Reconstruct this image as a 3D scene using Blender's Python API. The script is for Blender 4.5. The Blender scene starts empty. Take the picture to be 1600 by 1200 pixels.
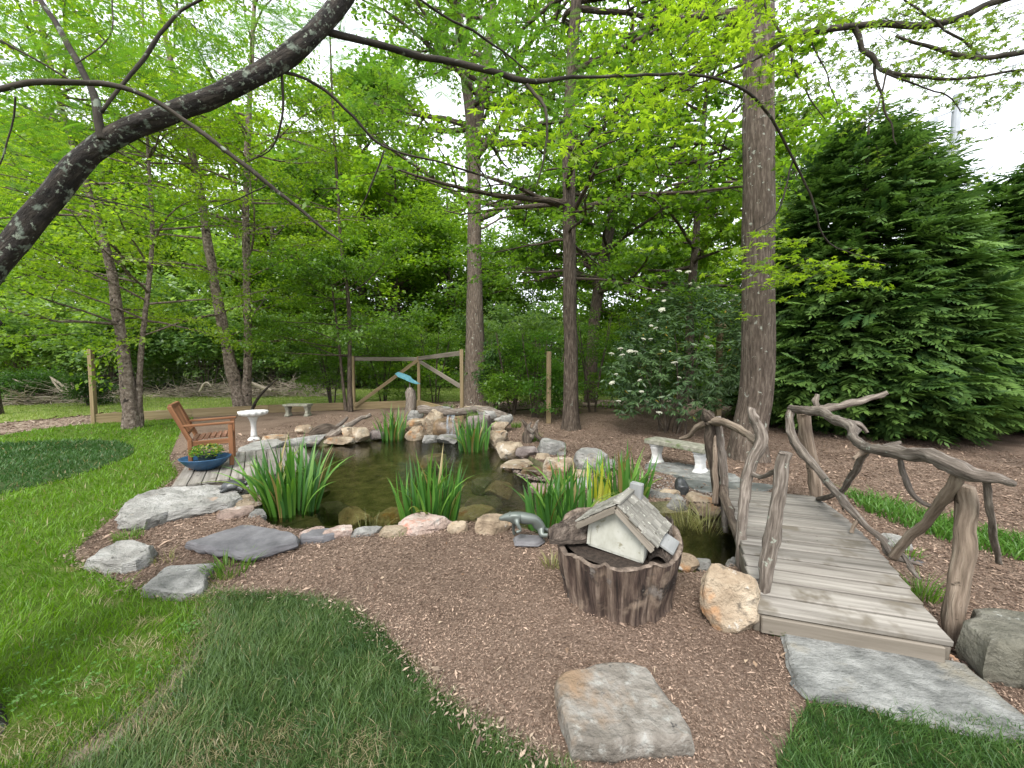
import bpy, bmesh, math, random
import numpy as np
from mathutils import Vector, Matrix, noise, geometry

# ------------------------------------------------------------------ camera, sky, sun, exposure
SC = bpy.context.scene
CAM_H, FPX, HORIZON = 1.6, 600.0, 568.0          # eye height, focal length in photo pixels (1600 wide), horizon row
PITCH = math.atan((600.0 - HORIZON) / FPX)
cam_d = bpy.data.cameras.new("camera"); cam = bpy.data.objects.new("camera", cam_d)
SC.collection.objects.link(cam)
cam_d.sensor_width = 36.0; cam_d.lens = FPX / 1600.0 * 36.0; cam_d.clip_start = 0.05; cam_d.clip_end = 2000
cam.location = (0, 0, CAM_H); cam.rotation_euler = (math.pi / 2 - PITCH, 0, 0)
SC.camera = cam

SUN_ELEV, SUN_AZ = math.radians(50), math.radians(200)      # azimuth clockwise from +Y
world = bpy.data.worlds.new("World"); SC.world = world; world.use_nodes = True
wn = world.node_tree.nodes; wl = world.node_tree.links; wn.clear()
sky = wn.new("ShaderNodeTexSky"); sky.sky_type = 'NISHITA'; sky.sun_disc = False
sky.sun_elevation = SUN_ELEV; sky.sun_rotation = SUN_AZ; sky.dust_density = 6.0; sky.air_density = 1.2; sky.ozone_density = 1.0
mixw = wn.new("ShaderNodeMix"); mixw.data_type = 'RGBA'; mixw.inputs[0].default_value = 0.84   # overcast: cloud deck hides most of the blue
mixw.inputs[7].default_value = (8.3, 8.6, 9.1, 1)
bg = wn.new("ShaderNodeBackground"); bg.inputs[1].default_value = 0.10
wo = wn.new("ShaderNodeOutputWorld")
wl.new(sky.outputs[0], mixw.inputs[6]); wl.new(mixw.outputs[2], bg.inputs[0]); wl.new(bg.outputs[0], wo.inputs[0])

sun_d = bpy.data.lights.new("sun", 'SUN'); sun_d.energy = 1.5; sun_d.angle = math.radians(20); sun_d.color = (1.0, 0.965, 0.91)
sun = bpy.data.objects.new("sun", sun_d); SC.collection.objects.link(sun)
sun.rotation_euler = Vector((-math.sin(SUN_AZ) * math.cos(SUN_ELEV), -math.cos(SUN_AZ) * math.cos(SUN_ELEV), -math.sin(SUN_ELEV))).to_track_quat('-Z', 'Y').to_euler()

vs = SC.view_settings
vs.view_transform = 'Standard'; vs.look = 'None'; vs.gamma = 1.0; vs.use_curve_mapping = False; vs.exposure = 1.42
cy = SC.cycles
cy.max_bounces = 7; cy.diffuse_bounces = 4; cy.glossy_bounces = 3; cy.transmission_bounces = 5; cy.transparent_max_bounces = 8
cy.caustics_reflective = False; cy.caustics_refractive = False
cy.use_denoising = True
try:
    cy.denoiser = 'OPENIMAGEDENOISE'; cy.denoising_input_passes = 'RGB_ALBEDO_NORMAL'
except Exception:
    pass

# ------------------------------------------------------------------ pixel -> place helpers
CP, SP = math.cos(PITCH), math.sin(PITCH)
def ray(u, v):
    a, b = (u - 800.0) / FPX, (600.0 - v) / FPX
    return Vector((a, CP + b * SP, -SP + b * CP))
def at(u, v, z=0.0):            # the point of height z seen at photo pixel (u, v)
    r = ray(u, v); t = (z - CAM_H) / r.z
    return Vector((r.x * t, r.y * t, z))
def atd(u, v, y):               # the point at distance y ahead seen at photo pixel (u, v)
    r = ray(u, v); t = y / r.y
    return Vector((r.x * t, y, CAM_H + r.z * t))

COL = SC.collection
def link(o, parent=None):
    COL.objects.link(o)
    if parent is not None: o.parent = parent
    return o
def tag(o, label=None, cat=None, group=None, kind=None):
    if label: o["label"] = label
    if cat: o["category"] = cat
    if group: o["group"] = group
    if kind: o["kind"] = kind
    return o
def empty(name, loc=(0, 0, 0), rz=0.0, label=None, cat=None, group=None):
    o = bpy.data.objects.new(name, None); o.empty_display_size = 0.1
    link(o); o.location = loc; o.rotation_euler = (0, 0, rz)
    return tag(o, label, cat, group)

# ------------------------------------------------------------------ materials
GAIN = dict(tan_sandstone=.88, grey_fieldstone=.74, pale_layered_stone=.68, pink_stone=.86, mossy_boulder=.72, purple_slate=.66, lichen_slab=.66, grey_flagstone=.74, grey_plank=.80, weathered_branch=.88, bare_branch=.80, flaking_white_paint=.62, white_cast_stone=.85, greyed_timber=.72)
def nt(name):
    m = bpy.data.materials.new(name); m.use_nodes = True
    n, l = m.node_tree.nodes, m.node_tree.links
    n.clear(); out = n.new("ShaderNodeOutputMaterial")
    return m, n, l, out
def ramp(n, stops):
    r = n.new("ShaderNodeValToRGB"); e = r.color_ramp.elements
    while len(e) < len(stops): e.new(0.5)
    for el, (p, c) in zip(e, stops): el.position = p; el.color = (c[0], c[1], c[2], 1)
    return r
def solid(name, stops, scale=8.0,  stretch=(1, 1, 1), detail=6.0, rough=0.85, bump=0.3, bscale=None, bstretch=None, coord='tc', bdist=0.02,
          spec=0.3, tint=0.12, spots=None, distort=0.0, attr=None, metallic=0.0, lo=0.3, hi=0.7):
    """noise-coloured, bumped surface; coord 'tc' is a per-vertex attribute whose z runs with the grain"""
    g_ = GAIN.get(name, 1.0); stops = [(q, tuple(x * g_ for x in c)) for q, c in stops]; spots = [(tuple(x * g_ for x in a), b, c, d) for a, b, c, d in spots] if spots else None
    m, n, l, out = nt(name)
    p = n.new("ShaderNodeBsdfPrincipled"); l.new(p.outputs[0], out.inputs[0])
    p.inputs['Roughness'].default_value = rough; p.inputs['Specular IOR Level'].default_value = spec; p.inputs['Metallic'].default_value = metallic
    if coord == 'tc':
        c = n.new("ShaderNodeAttribute"); c.attribute_name = 'tc'; cs = c.outputs['Vector']
    else:
        c = n.new("ShaderNodeTexCoord"); cs = c.outputs['Object']
    oi = n.new("ShaderNodeObjectInfo")
    off = n.new("ShaderNodeVectorMath"); off.operation = 'MULTIPLY_ADD'
    cx = n.new("ShaderNodeCombineXYZ")
    for i in range(3): l.new(oi.outputs['Random'], cx.inputs[i])
    off.inputs[1].default_value = (37.0, 53.0, 71.0)
    l.new(cx.outputs[0], off.inputs[0]); l.new(cs, off.inputs[2])
    def nz(sc, st, det, dis=0.0):
        mp = n.new("ShaderNodeMapping"); mp.inputs['Scale'].default_value = st
        l.new(off.outputs[0], mp.inputs[0])
        t = n.new("ShaderNodeTexNoise"); t.inputs['Scale'].default_value = sc; t.inputs['Detail'].default_value = det
        t.inputs['Roughness'].default_value = 0.62; t.inputs['Distortion'].default_value = dis
        l.new(mp.outputs[0], t.inputs['Vector']); return t
    t = nz(scale, stretch, detail, distort)
    mr = n.new("ShaderNodeMapRange"); mr.inputs[1].default_value = lo; mr.inputs[2].default_value = hi
    l.new(t.outputs['Fac'], mr.inputs[0])
    r = ramp(n, stops); l.new(mr.outputs[0], r.inputs[0]); cur = r.outputs[0]
    if attr:
        a = n.new("ShaderNodeAttribute"); a.attribute_name = attr
        mx = n.new("ShaderNodeMix"); mx.data_type = 'RGBA'; mx.blend_type = 'MULTIPLY'; mx.inputs[0].default_value = 1
        l.new(cur, mx.inputs[6]); l.new(a.outputs['Color'], mx.inputs[7]); cur = mx.outputs[2]
    if spots:       # (colour, scale, threshold, softness): lichen, knots, dirt
        for (sc_, ss, th, sf) in spots:
            s = nz(ss, (1, 1, 1), 4.0)
            g = n.new("ShaderNodeMapRange"); g.inputs[1].default_value = th; g.inputs[2].default_value = th + sf
            l.new(s.outputs['Fac'], g.inputs[0])
            mx = n.new("ShaderNodeMix"); mx.data_type = 'RGBA'
            l.new(g.outputs[0], mx.inputs[0]); l.new(cur, mx.inputs[6]); mx.inputs[7].default_value = (*sc_, 1); cur = mx.outputs[2]
    if tint:        # every piece a little different
        h = n.new("ShaderNodeHueSaturation")
        v = n.new("ShaderNodeMapRange"); v.inputs[3].default_value = 1 - tint * 1.6; v.inputs[4].default_value = 1 + tint * 1.6
        l.new(oi.outputs['Random'], v.inputs[0]); l.new(v.outputs[0], h.inputs['Value']); l.new(cur, h.inputs['Color']); cur = h.outputs[0]
    l.new(cur, p.inputs['Base Color'])
    if bump:
        b = nz(bscale or scale * 2, bstretch or stretch, 8.0)
        bm_ = n.new("ShaderNodeBump"); bm_.inputs['Strength'].default_value = bump; bm_.inputs['Distance'].default_value = bdist
        l.new(b.outputs['Fac'], bm_.inputs['Height']); l.new(bm_.outputs[0], p.inputs['Normal'])
    return m
def leafy(name, trans=0.45, boost=(1.5, 1.55, 0.9), gloss=0.05):
    m, n, l, out = nt(name)
    a = n.new("ShaderNodeAttribute"); a.attribute_name = 'col'
    d = n.new("ShaderNodeBsdfDiffuse"); t = n.new("ShaderNodeBsdfTranslucent"); g = n.new("ShaderNodeBsdfGlossy")
    g.inputs['Roughness'].default_value = 0.45; g.inputs['Color'].default_value = (0.8, 0.85, 0.8, 1)
    mx = n.new("ShaderNodeMix"); mx.data_type = 'RGBA'; mx.blend_type = 'MULTIPLY'; mx.inputs[0].default_value = 1; mx.inputs[7].default_value = (*boost, 1)
    l.new(a.outputs['Color'], d.inputs[0]); l.new(a.outputs['Color'], mx.inputs[6]); l.new(mx.outputs[2], t.inputs[0])
    s1 = n.new("ShaderNodeMixShader"); s1.inputs[0].default_value = trans; l.new(d.outputs[0], s1.inputs[1]); l.new(t.outputs[0], s1.inputs[2])
    s2 = n.new("ShaderNodeMixShader"); s2.inputs[0].default_value = gloss; l.new(s1.outputs[0], s2.inputs[1]); l.new(g.outputs[0], s2.inputs[2])
    l.new(s2.outputs[0], out.inputs[0]); return m
def coloured(name, rough=0.9):
    m, n, l, out = nt(name)
    a = n.new("ShaderNodeAttribute"); a.attribute_name = 'col'
    d = n.new("ShaderNodeBsdfDiffuse"); d.inputs['Roughness'].default_value = rough
    l.new(a.outputs['Color'], d.inputs[0]); l.new(d.outputs[0], out.inputs[0]); return m

LEAF = leafy("leaf", 0.55, (1.8, 1.8, 0.85), 0.04); NEEDLE = leafy("needle", 0.25, (1.3, 1.4, 0.9), 0.03); WAXY = leafy("waxy_leaf", 0.25, (1.5, 1.6, 0.8), 0.05); GRASS = leafy("grass_blade", 0.35, (1.4, 1.4, 0.9), 0.03)
CHIP = coloured("bark_chip")
BARK_DARK = solid("bark_dark", [(0, (.008, .007, .006)), (.55, (.026, .021, .017)), (1, (.07, .058, .046))], 30, (1, 1, .35), bump=1.0, bdist=.03, bscale=42,
                  spots=[((.16, .19, .15), 16, .56, .08), ((.24, .27, .21), 34, .60, .06)])
BARK_BRANCH = solid("bark_branch", [(0, (.014, .012, .009)), (1, (.07, .058, .044))], 16, (1, 1, .3), bump=.8, bdist=.01, spots=[((.20, .23, .18), 14, .62, .05)])
BARK_GREY = solid("bark_grey", [(0, (.055, .042, .032)), (.5, (.13, .10, .078)), (1, (.25, .205, .165))], 30, (1, 1, .16), bump=1.0, bdist=.07, bscale=34, bstretch=(1, 1, .13),
                  spots=[((.06, .045, .035), 4.2, .62, .10), ((.40, .42, .36), 11, .63, .05)])
BARK_BROWN = solid("bark_brown", [(0, (.030, .022, .017)), (.5, (.085, .064, .048)), (1, (.19, .155, .12))], 30, (1, 1, .18), bump=1.0, bdist=.07, bscale=30, bstretch=(1, 1, .16),
                   spots=[((.20, .21, .17), 10, .66, .05)])
BARK_BIRCH = solid("bark_birch", [(0, (.06, .045, .035)), (.45, (.19, .145, .115)), (.8, (.32, .26, .215)), (1, (.46, .39, .33))], 16, (1, 1, .8), bump=1.0, bdist=.06, bscale=22,
                   spots=[((.035, .026, .02), 6, .60, .06)])
DRIFT = solid("weathered_branch", [(0, (.075, .060, .048)), (.5, (.17, .142, .118)), (1, (.36, .315, .27))], 60, (1, 1, .10), bump=1.0, bdist=.018, bscale=70, bstretch=(1, 1, .1),
              spots=[((.33, .36, .30), 14, .64, .05), ((.05, .038, .028), 7, .66, .05)], tint=.1)
DRIFT_PALE = solid("bare_branch", [(0, (.12, .09, .065)), (.5, (.26, .20, .15)), (1, (.44, .36, .28))], 50, (1, 1, .08), bump=1.0, bdist=.015, bscale=70, bstretch=(1, 1, .1),
                   spots=[((.07, .05, .035), 9, .64, .05)], tint=.06)
PLANK = solid("grey_plank", [(0, (.11, .098, .084)), (.45, (.245, .226, .198)), (1, (.39, .365, .325))], 20, (1, 1, .05), bump=.35, bdist=.004, bscale=55, bstretch=(1, 1, .03),
              spots=[((.075, .065, .055), 9, .69, .03), ((.16, .14, .11), 3, .56, .10)], tint=.13)
DRYBRUSH = solid("dry_brush", [(0, (.22, .18, .14)), (.5, (.36, .30, .24)), (1, (.50, .44, .37))], 20, (1, 1, .2), bump=0, tint=.1)
TIMBER = solid("tan_timber", [(0, (.16, .12, .065)), (.5, (.25, .19, .105)), (1, (.33, .26, .155))], 14, (1, 1, .06), bump=.3, bdist=.004, bscale=40, bstretch=(1, 1, .05), tint=.1)
TIMBER_GREY = solid("greyed_timber", [(0, (.15, .13, .10)), (.5, (.24, .21, .17)), (1, (.34, .30, .25))], 14, (1, 1, .06), bump=.3, bdist=.004, bscale=40, bstretch=(1, 1, .05), tint=.1)
TEAK = solid("orange_teak", [(0, (.13, .055, .024)), (.5, (.225, .100, .046)), (1, (.33, .165, .085))], 18, (1, 1, .07), bump=.2, bdist=.003, rough=.6, tint=.08)
TEAK_DARK = solid("seat_slat_wood", [(0, (.11, .05, .03)), (.5, (.19, .095, .06)), (1, (.28, .16, .11))], 18, (1, 1, .07), bump=.2, bdist=.003, rough=.65, tint=.1)
STUMPW = solid("stump_wood", [(0, (.022, .016, .013)), (.35, (.075, .050, .040)), (.62, (.16, .115, .088)), (1, (.36, .28, .22))], 26, (1, 1, .09), bump=1.0, bdist=.08, bscale=34, bstretch=(1, 1, .08),
               spots=[((.02, .016, .014), 4, .58, .10), ((.33, .255, .19), 4.5, .56, .12), ((.24, .21, .185), 8, .60, .08)], tint=0)
STUMPTOP = solid("stump_rim", [(0, (.05, .038, .03)), (.5, (.13, .10, .078)), (1, (.25, .20, .16))], 22, (1, 1, .3), bump=.8, bdist=.01, tint=0)
BARKSLAB = solid("bark_slab", [(0, (.035, .027, .022)), (.5, (.115, .09, .073)), (1, (.27, .225, .185))], 40, (1, 1, .22), bump=1.0, bdist=.08, bscale=36, bstretch=(1, 1, .14), tint=0.08)
SHINGLE = solid("weathered_shingle", [(0, (.10, .095, .082)), (.5, (.19, .182, .158)), (1, (.30, .29, .26))], 20, (1, 1, .1), bump=.6, bdist=.005, bscale=40, spots=[((.42, .42, .36), 28, .61, .04), ((.09, .08, .06), 12, .62, .05)], tint=.14)
WHITEWASH = solid("flaking_white_paint", [(0, (.50, .50, .42)), (.5, (.66, .66, .58)), (1, (.76, .76, .70))], 9, (1, 1, .6), bump=.25, bdist=.003, spots=[((.34, .32, .22), 13, .60, .10), ((.24, .20, .13), 5, .62, .10)], tint=.04)
GREYBOARD = solid("grey_board", [(0, (.16, .165, .165)), (1, (.28, .285, .28))], 15, (1, 1, .1), bump=.3, bdist=.003, tint=.05)
CONCRETE = solid("mossy_concrete", [(0, (.14, .14, .105)), (.5, (.22, .215, .17)), (1, (.32, .31, .26))], 16, bump=.5, bdist=.006, bscale=50, spots=[((.12, .15, .07), 5, .56, .1)], tint=.05)
WHITESTONE = solid("white_cast_stone", [(0, (.52, .51, .49)), (.5, (.66, .66, .64)), (1, (.76, .76, .75))], 9, bump=.25, bdist=.005, spots=[((.34, .33, .29), 8, .64, .1)], tint=.03)
BRONZE = solid("verdigris_bronze", [(0, (.075, .088, .082)), (.5, (.145, .165, .15)), (1, (.23, .25, .225))], 11, bump=.3, bdist=.004, rough=.42, spec=.5, metallic=.35, spots=[((.17, .28, .26), 8, .60, .1)], tint=0)
BRONZE_DARK = solid("dark_bronze", [(0, (.018, .019, .02)), (.6, (.05, .053, .055)), (1, (.11, .115, .12))], 12, bump=.5, bdist=.006, rough=.38, spec=.6, metallic=.4, tint=0)
GLAZE = solid("blue_glaze", [(0, (.015, .055, .12)), (.6, (.024, .085, .175)), (1, (.05, .13, .24))], 6, bump=.15, bdist=.004, rough=.35, spec=.5, tint=0)
DARKPOT = solid("dark_plastic", [(0, (.012, .02, .022)), (1, (.025, .04, .042))], 5, bump=0, rough=.5, tint=0)
TEAL = solid("teal_paint", [(0, (.06, .17, .21)), (.6, (.085, .235, .28)), (1, (.16, .32, .36))], 12, bump=.2, bdist=.004, tint=0)
STEEL = solid("grey_steel", [(0, (.34, .37, .41)), (1, (.44, .47, .51))], 3, bump=0, rough=.6, tint=0)
WIRE = solid("wire", [(0, (.10, .11, .08)), (1, (.16, .17, .13))], 3, bump=0, tint=0)
SOILDARK = solid("dark_soil", [(0, (.02, .015, .012)), (1, (.07, .052, .04))], 30, bump=1, bdist=.02, tint=0)
ST = {}
ST['tan'] = solid("tan_sandstone", [(0, (.17, .125, .085)), (.4, (.34, .265, .185)), (.75, (.47, .39, .29)), (1, (.56, .50, .41))], 3.2, coord='obj', bump=1.0, bdist=0.07700000000000001, bscale=9, distort=.6,
                  spots=[((.42, .23, .11), 3.0, .57, .10), ((.13, .11, .085), 7, .62, .08), ((.58, .56, .51), 9, .62, .08)], tint=.10)
ST['grey'] = solid("grey_fieldstone", [(0, (.15, .15, .14)), (.4, (.29, .285, .265)), (.75, (.43, .42, .395)), (1, (.55, .54, .51))], 3.6, coord='obj', bump=1.0, bdist=0.07700000000000001, bscale=10, distort=.7,
                   spots=[((.35, .30, .23), 4, .60, .1), ((.11, .11, .10), 8, .65, .05), ((.58, .58, .55), 14, .66, .03)], tint=.10)
ST['white'] = solid("pale_layered_stone", [(0, (.25, .24, .22)), (.4, (.41, .40, .37)), (.75, (.54, .53, .50)), (1, (.63, .62, .60))], 3.4, coord='obj', stretch=(1, 1, 3.2), bump=1.0, bdist=0.08800000000000001, bscale=7, bstretch=(1, 1, 3),
                    spots=[((.16, .155, .14), 9, .63, .05), ((.46, .36, .28), 4, .64, .08)], tint=.06)
ST['pink'] = solid("pink_stone", [(0, (.22, .16, .13)), (.5, (.42, .32, .27)), (1, (.56, .49, .44))], 4, coord='obj', bump=1.0, bdist=0.066, bscale=10, spots=[((.46, .22, .16), 4, .60, .08), ((.50, .47, .42), 8, .62, .05)], tint=.08)
ST['purple'] = solid("purple_stone", [(0, (.085, .07, .065)), (.5, (.18, .148, .138)), (1, (.30, .26, .245))], 4, coord='obj', bump=1.0, bdist=0.066, bscale=10, spots=[((.28, .25, .22), 8, .63, .06)], tint=.08)
ST['wet'] = solid("wet_brown_stone", [(0, (.035, .026, .018)), (.5, (.12, .08, .045)), (1, (.24, .17, .10))], 4, coord='obj', bump=.6, bdist=.03, bscale=9, rough=.35, spec=.5, tint=.12)
ST['mossy'] = solid("mossy_boulder", [(0, (.10, .10, .075)), (.5, (.22, .21, .165)), (1, (.35, .34, .29))], 4, coord='obj', bump=1.0, bdist=0.066, bscale=11, spots=[((.42, .43, .38), 9, .64, .04), ((.13, .14, .07), 4, .58, .1)], tint=.05)
ST['slate'] = solid("purple_slate", [(0, (.13, .128, .135)), (.5, (.205, .20, .21)), (1, (.29, .285, .295))], 5, coord='obj', stretch=(1, 1, 4), bump=.7, bdist=.015, bscale=12, bstretch=(1, 1, 6), spots=[((.36, .35, .28), 5, .69, .03)], tint=.04)
ST['slab'] = solid("lichen_slab", [(0, (.17, .150, .125)), (.4, (.29, .262, .225)), (.75, (.40, .372, .33)), (1, (.52, .51, .48))], 6, coord='obj', bump=1.0, bdist=0.044000000000000004, bscale=13, distort=.8,
                   spots=[((.50, .50, .46), 16, .56, .16), ((.36, .25, .16), 3.2, .53, .14), ((.33, .37, .42), 2.6, .66, .08), ((.10, .095, .09), 17, .66, .05)], tint=0)
ST['flag'] = solid("grey_flagstone", [(0, (.17, .175, .165)), (.5, (.27, .275, .26)), (1, (.39, .395, .375))], 6, coord='obj', bump=1.0, bdist=.04, bscale=12, bstretch=(1, 1.6, 3), distort=.25, lo=.36, hi=.64,
                   spots=[((.33, .30, .23), 2.6, .57, .12), ((.12, .13, .135), 7, .67, .05), ((.40, .41, .39), 22, .60, .16)], tint=0)
ST['darkflag'] = solid("dark_slate_flag", [(0, (.05, .055, .052)), (.5, (.09, .096, .09)), (1, (.17, .175, .165))], 5, coord='obj', bump=.5, bdist=.01, bscale=12, rough=.5, tint=.25)

# ------------------------------------------------------------------ mesh builders
class MB:
    def __init__(s): s.v = []; s.f = []; s.t = []
    def add(s, v, f, t=None):
        b = len(s.v); s.v += [tuple(p) for p in v]; s.t += [tuple(p) for p in (t if t is not None else v)]
        s.f += [tuple(i + b for i in q) for q in f]
    def box(s, c, size, rot=None, taper=None, j=0.0, rng=random):
        """box with small chamfers; texture z runs along its longest side"""
        h = [d / 2 for d in size]; b = min(0.006, min(h) * .35)
        ax = max(range(3), key=lambda i: size[i])
        M = rot if rot is not None else Matrix.Identity(3)
        bm = bmesh.new(); bmesh.ops.create_cube(bm, size=1.0)
        for v in bm.verts: v.co = Vector((v.co.x * size[0], v.co.y * size[1], v.co.z * size[2]))
        bmesh.ops.bevel(bm, geom=bm.edges[:], offset=b, segments=1, affect='EDGES')
        bm.verts.index_update()
        vs_, ts = [], []
        off = rng.uniform(0, 9)
        for v in bm.verts:
            p = v.co; q = [p.x, p.y, p.z]; q[ax], q[2] = q[2], q[ax]
            vs_.append(Vector(c) + M @ p); ts.append((q[0] + off, q[1], q[2] + off))
        s.add(vs_, [[v.index for v in f.verts] for f in bm.faces], ts); bm.free()
    def bar(s, p, q, w, h, up=Vector((0, 0, 1))):
        p, q = Vector(p), Vector(q); d = (q - p); L = d.length; d.normalize()
        sd = d.cross(up)
        if sd.length < 1e-4: sd = Vector((1, 0, 0))
        sd.normalize(); u2 = sd.cross(d)
        M = Matrix((d, sd, u2)).transposed()
        s.box((p + q) / 2, (L, w, h), M)
    def tube(s, pts, rad, n=8, cap=True, rough=0.0, seed=0, jag=0.0, knots=0):
        """tapering tube along a path; rough makes bark-like bulges"""
        pts = [Vector(p) for p in pts]; m = len(pts)
        rng = np.random.default_rng(seed + m)
        d0 = (pts[1] - pts[0]).normalized(); x = d0.orthogonal().normalized()
        vs_, ts, fs = [], [], []; along = rng.uniform(0, 10)
        kn = [(rng.uniform(1, m - 1), rng.uniform(0, 6.28), rng.uniform(.25, .6)) for _ in range(knots)]
        for i, p in enumerate(pts):
            d = (pts[min(i + 1, m - 1)] - pts[max(i - 1, 0)])
            d = d.normalized() if d.length > 1e-6 else d0
            x = (x - d * x.dot(d)); x = x.normalized() if x.length > 1e-5 else d.orthogonal().normalized()
            y = d.cross(x)
            if i: along += (p - pts[i - 1]).length
            for k in range(n):
                a = 2 * math.pi * k / n; r = rad[i]
                if rough:
                    r *= 1 + rough * (noise.noise(Vector((math.cos(a) * 1.3 + seed, math.sin(a) * 1.3, along / max(rad[0], .01) * .35))) * 1.6)
                for ki, ka, kh in kn:
                    if abs(i - ki) < 2.5: r *= 1 + kh * math.exp(-((i - ki) / .8) ** 2 - (((a - ka + math.pi) % (2 * math.pi) - math.pi) / .55) ** 2)
                q = p + (x * math.cos(a) + y * math.sin(a)) * r
                if jag and i == m - 1: q = q + d * rng.uniform(-jag, jag)
                vs_.append(q); ts.append((math.cos(a) * rad[i] + seed, math.sin(a) * rad[i], along))
        for i in range(m - 1):
            for k in range(n):
                k2 = (k + 1) % n
                fs.append((i * n + k, i * n + k2, (i + 1) * n + k2, (i + 1) * n + k))
        if cap:
            fs.append(tuple(range(n - 1, -1, -1))); fs.append(tuple((m - 1) * n + k for k in range(n)))
        s.add(vs_, fs, ts)
    def lathe(s, prof, n=24, c=(0, 0, 0), wave=None):
        """profile [(r, z)], wave(angle, i) scales the radius"""
        vs_, fs = [], []
        for i, (r, z) in enumerate(prof):
            for k in range(n):
                a = 2 * math.pi * k / n; rr = r * (wave(a, i) if wave else 1.0)
                vs_.append((c[0] + rr * math.cos(a), c[1] + rr * math.sin(a), c[2] + z))
        for i in range(len(prof) - 1):
            for k in range(n):
                k2 = (k + 1) % n; fs.append((i * n + k, i * n + k2, (i + 1) * n + k2, (i + 1) * n + k))
        fs.append(tuple(range(n - 1, -1, -1))); fs.append(tuple((len(prof) - 1) * n + k for k in range(n)))
        s.add(vs_, fs)
    def build(s, name, mat, parent=None, loc=None, smooth=False):
        me = bpy.data.meshes.new(name); me.from_pydata(s.v, [], s.f); me.update()
        a = me.attributes.new('tc', 'FLOAT_VECTOR', 'POINT'); a.data.foreach_set('vector', np.array(s.t, dtype=np.float32).ravel())
        me.materials.append(mat)
        if smooth: me.polygons.foreach_set('use_smooth', [True] * len(me.polygons))
        o = bpy.data.objects.new(name, me); link(o, parent)
        if loc is not None: o.location = loc
        return o

def np_mesh(name, verts, loops, starts, totals, mat, col=None, parent=None, smooth=False):
    me = bpy.data.meshes.new(name)
    me.vertices.add(len(verts)); me.vertices.foreach_set('co', verts.astype(np.float32).ravel())
    me.loops.add(len(loops)); me.loops.foreach_set('vertex_index', loops.astype(np.int32))
    me.polygons.add(len(starts)); me.polygons.foreach_set('loop_start', starts.astype(np.int32)); me.polygons.foreach_set('loop_total', totals.astype(np.int32))
    if smooth: me.polygons.foreach_set('use_smooth', np.ones(len(starts), dtype=bool))
    me.update(calc_edges=True); me.validate()
    if col is not None:
        a = me.color_attributes.new('col', 'FLOAT_COLOR', 'POINT')
        c4 = np.ones((len(verts), 4), dtype=np.float32); c4[:, :3] = col; a.data.foreach_set('color', c4.ravel())
    me.materials.append(mat)
    o = bpy.data.objects.new(name, me); link(o, parent); return o
def unit(a): return a / np.maximum(np.linalg.norm(a, axis=-1, keepdims=True), 1e-9)
def leaf_object(name, pos, d, nrm, L, W, col, mat, parent=None, fold=0.15, mid=0.42):
    """one rhombic folded leaf per row"""
    N = len(pos); d = unit(d); sd = unit(np.cross(d, nrm)); up = np.cross(sd, d)
    L = np.broadcast_to(np.asarray(L, dtype=float), (N,))[:, None]; W = np.broadcast_to(np.asarray(W, dtype=float), (N,))[:, None]
    v = np.empty((N, 4, 3)); v[:, 0] = pos; m = pos + d * L * mid + up * W * fold
    v[:, 1] = m + sd * W * .5; v[:, 2] = pos + d * L; v[:, 3] = m - sd * W * .5
    c = np.repeat(col, 4, axis=0)
    return np_mesh(name, v.reshape(-1, 3), np.arange(N * 4), np.arange(N) * 4, np.full(N, 4), mat, c, parent)
def blade_object(name, pos, h, lean, w, col, mat, parent=None, yaw=None):
    """bent grass blades: quad + tip"""
    N = len(pos); rng = np.random.default_rng(N)
    a = rng.uniform(0, 2 * np.pi, N) if yaw is None else yaw
    sd = np.stack([np.cos(a), np.sin(a), np.zeros(N)], 1) * np.broadcast_to(w, (N,))[:, None] * .5
    up = np.zeros((N, 3)); up[:, 2] = h
    v = np.empty((N, 5, 3)); v[:, 0] = pos - sd; v[:, 1] = pos + sd
    m = pos + up * .55 + lean * .35; v[:, 2] = m + sd * .8; v[:, 3] = m - sd * .8; v[:, 4] = pos + up * .92 + lean
    base = (np.arange(N) * 5)[:, None]
    loops = (base + np.array([[0, 1, 2, 3, 3, 2, 4]])).ravel()
    starts = (np.arange(N)[:, None] * 7 + np.array([[0, 4]])).ravel(); tot = np.tile([4, 3], N)
    c = np.repeat(col, 5, axis=0)
    return np_mesh(name, v.reshape(-1, 3), loops, starts, tot, mat, c, parent)

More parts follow.
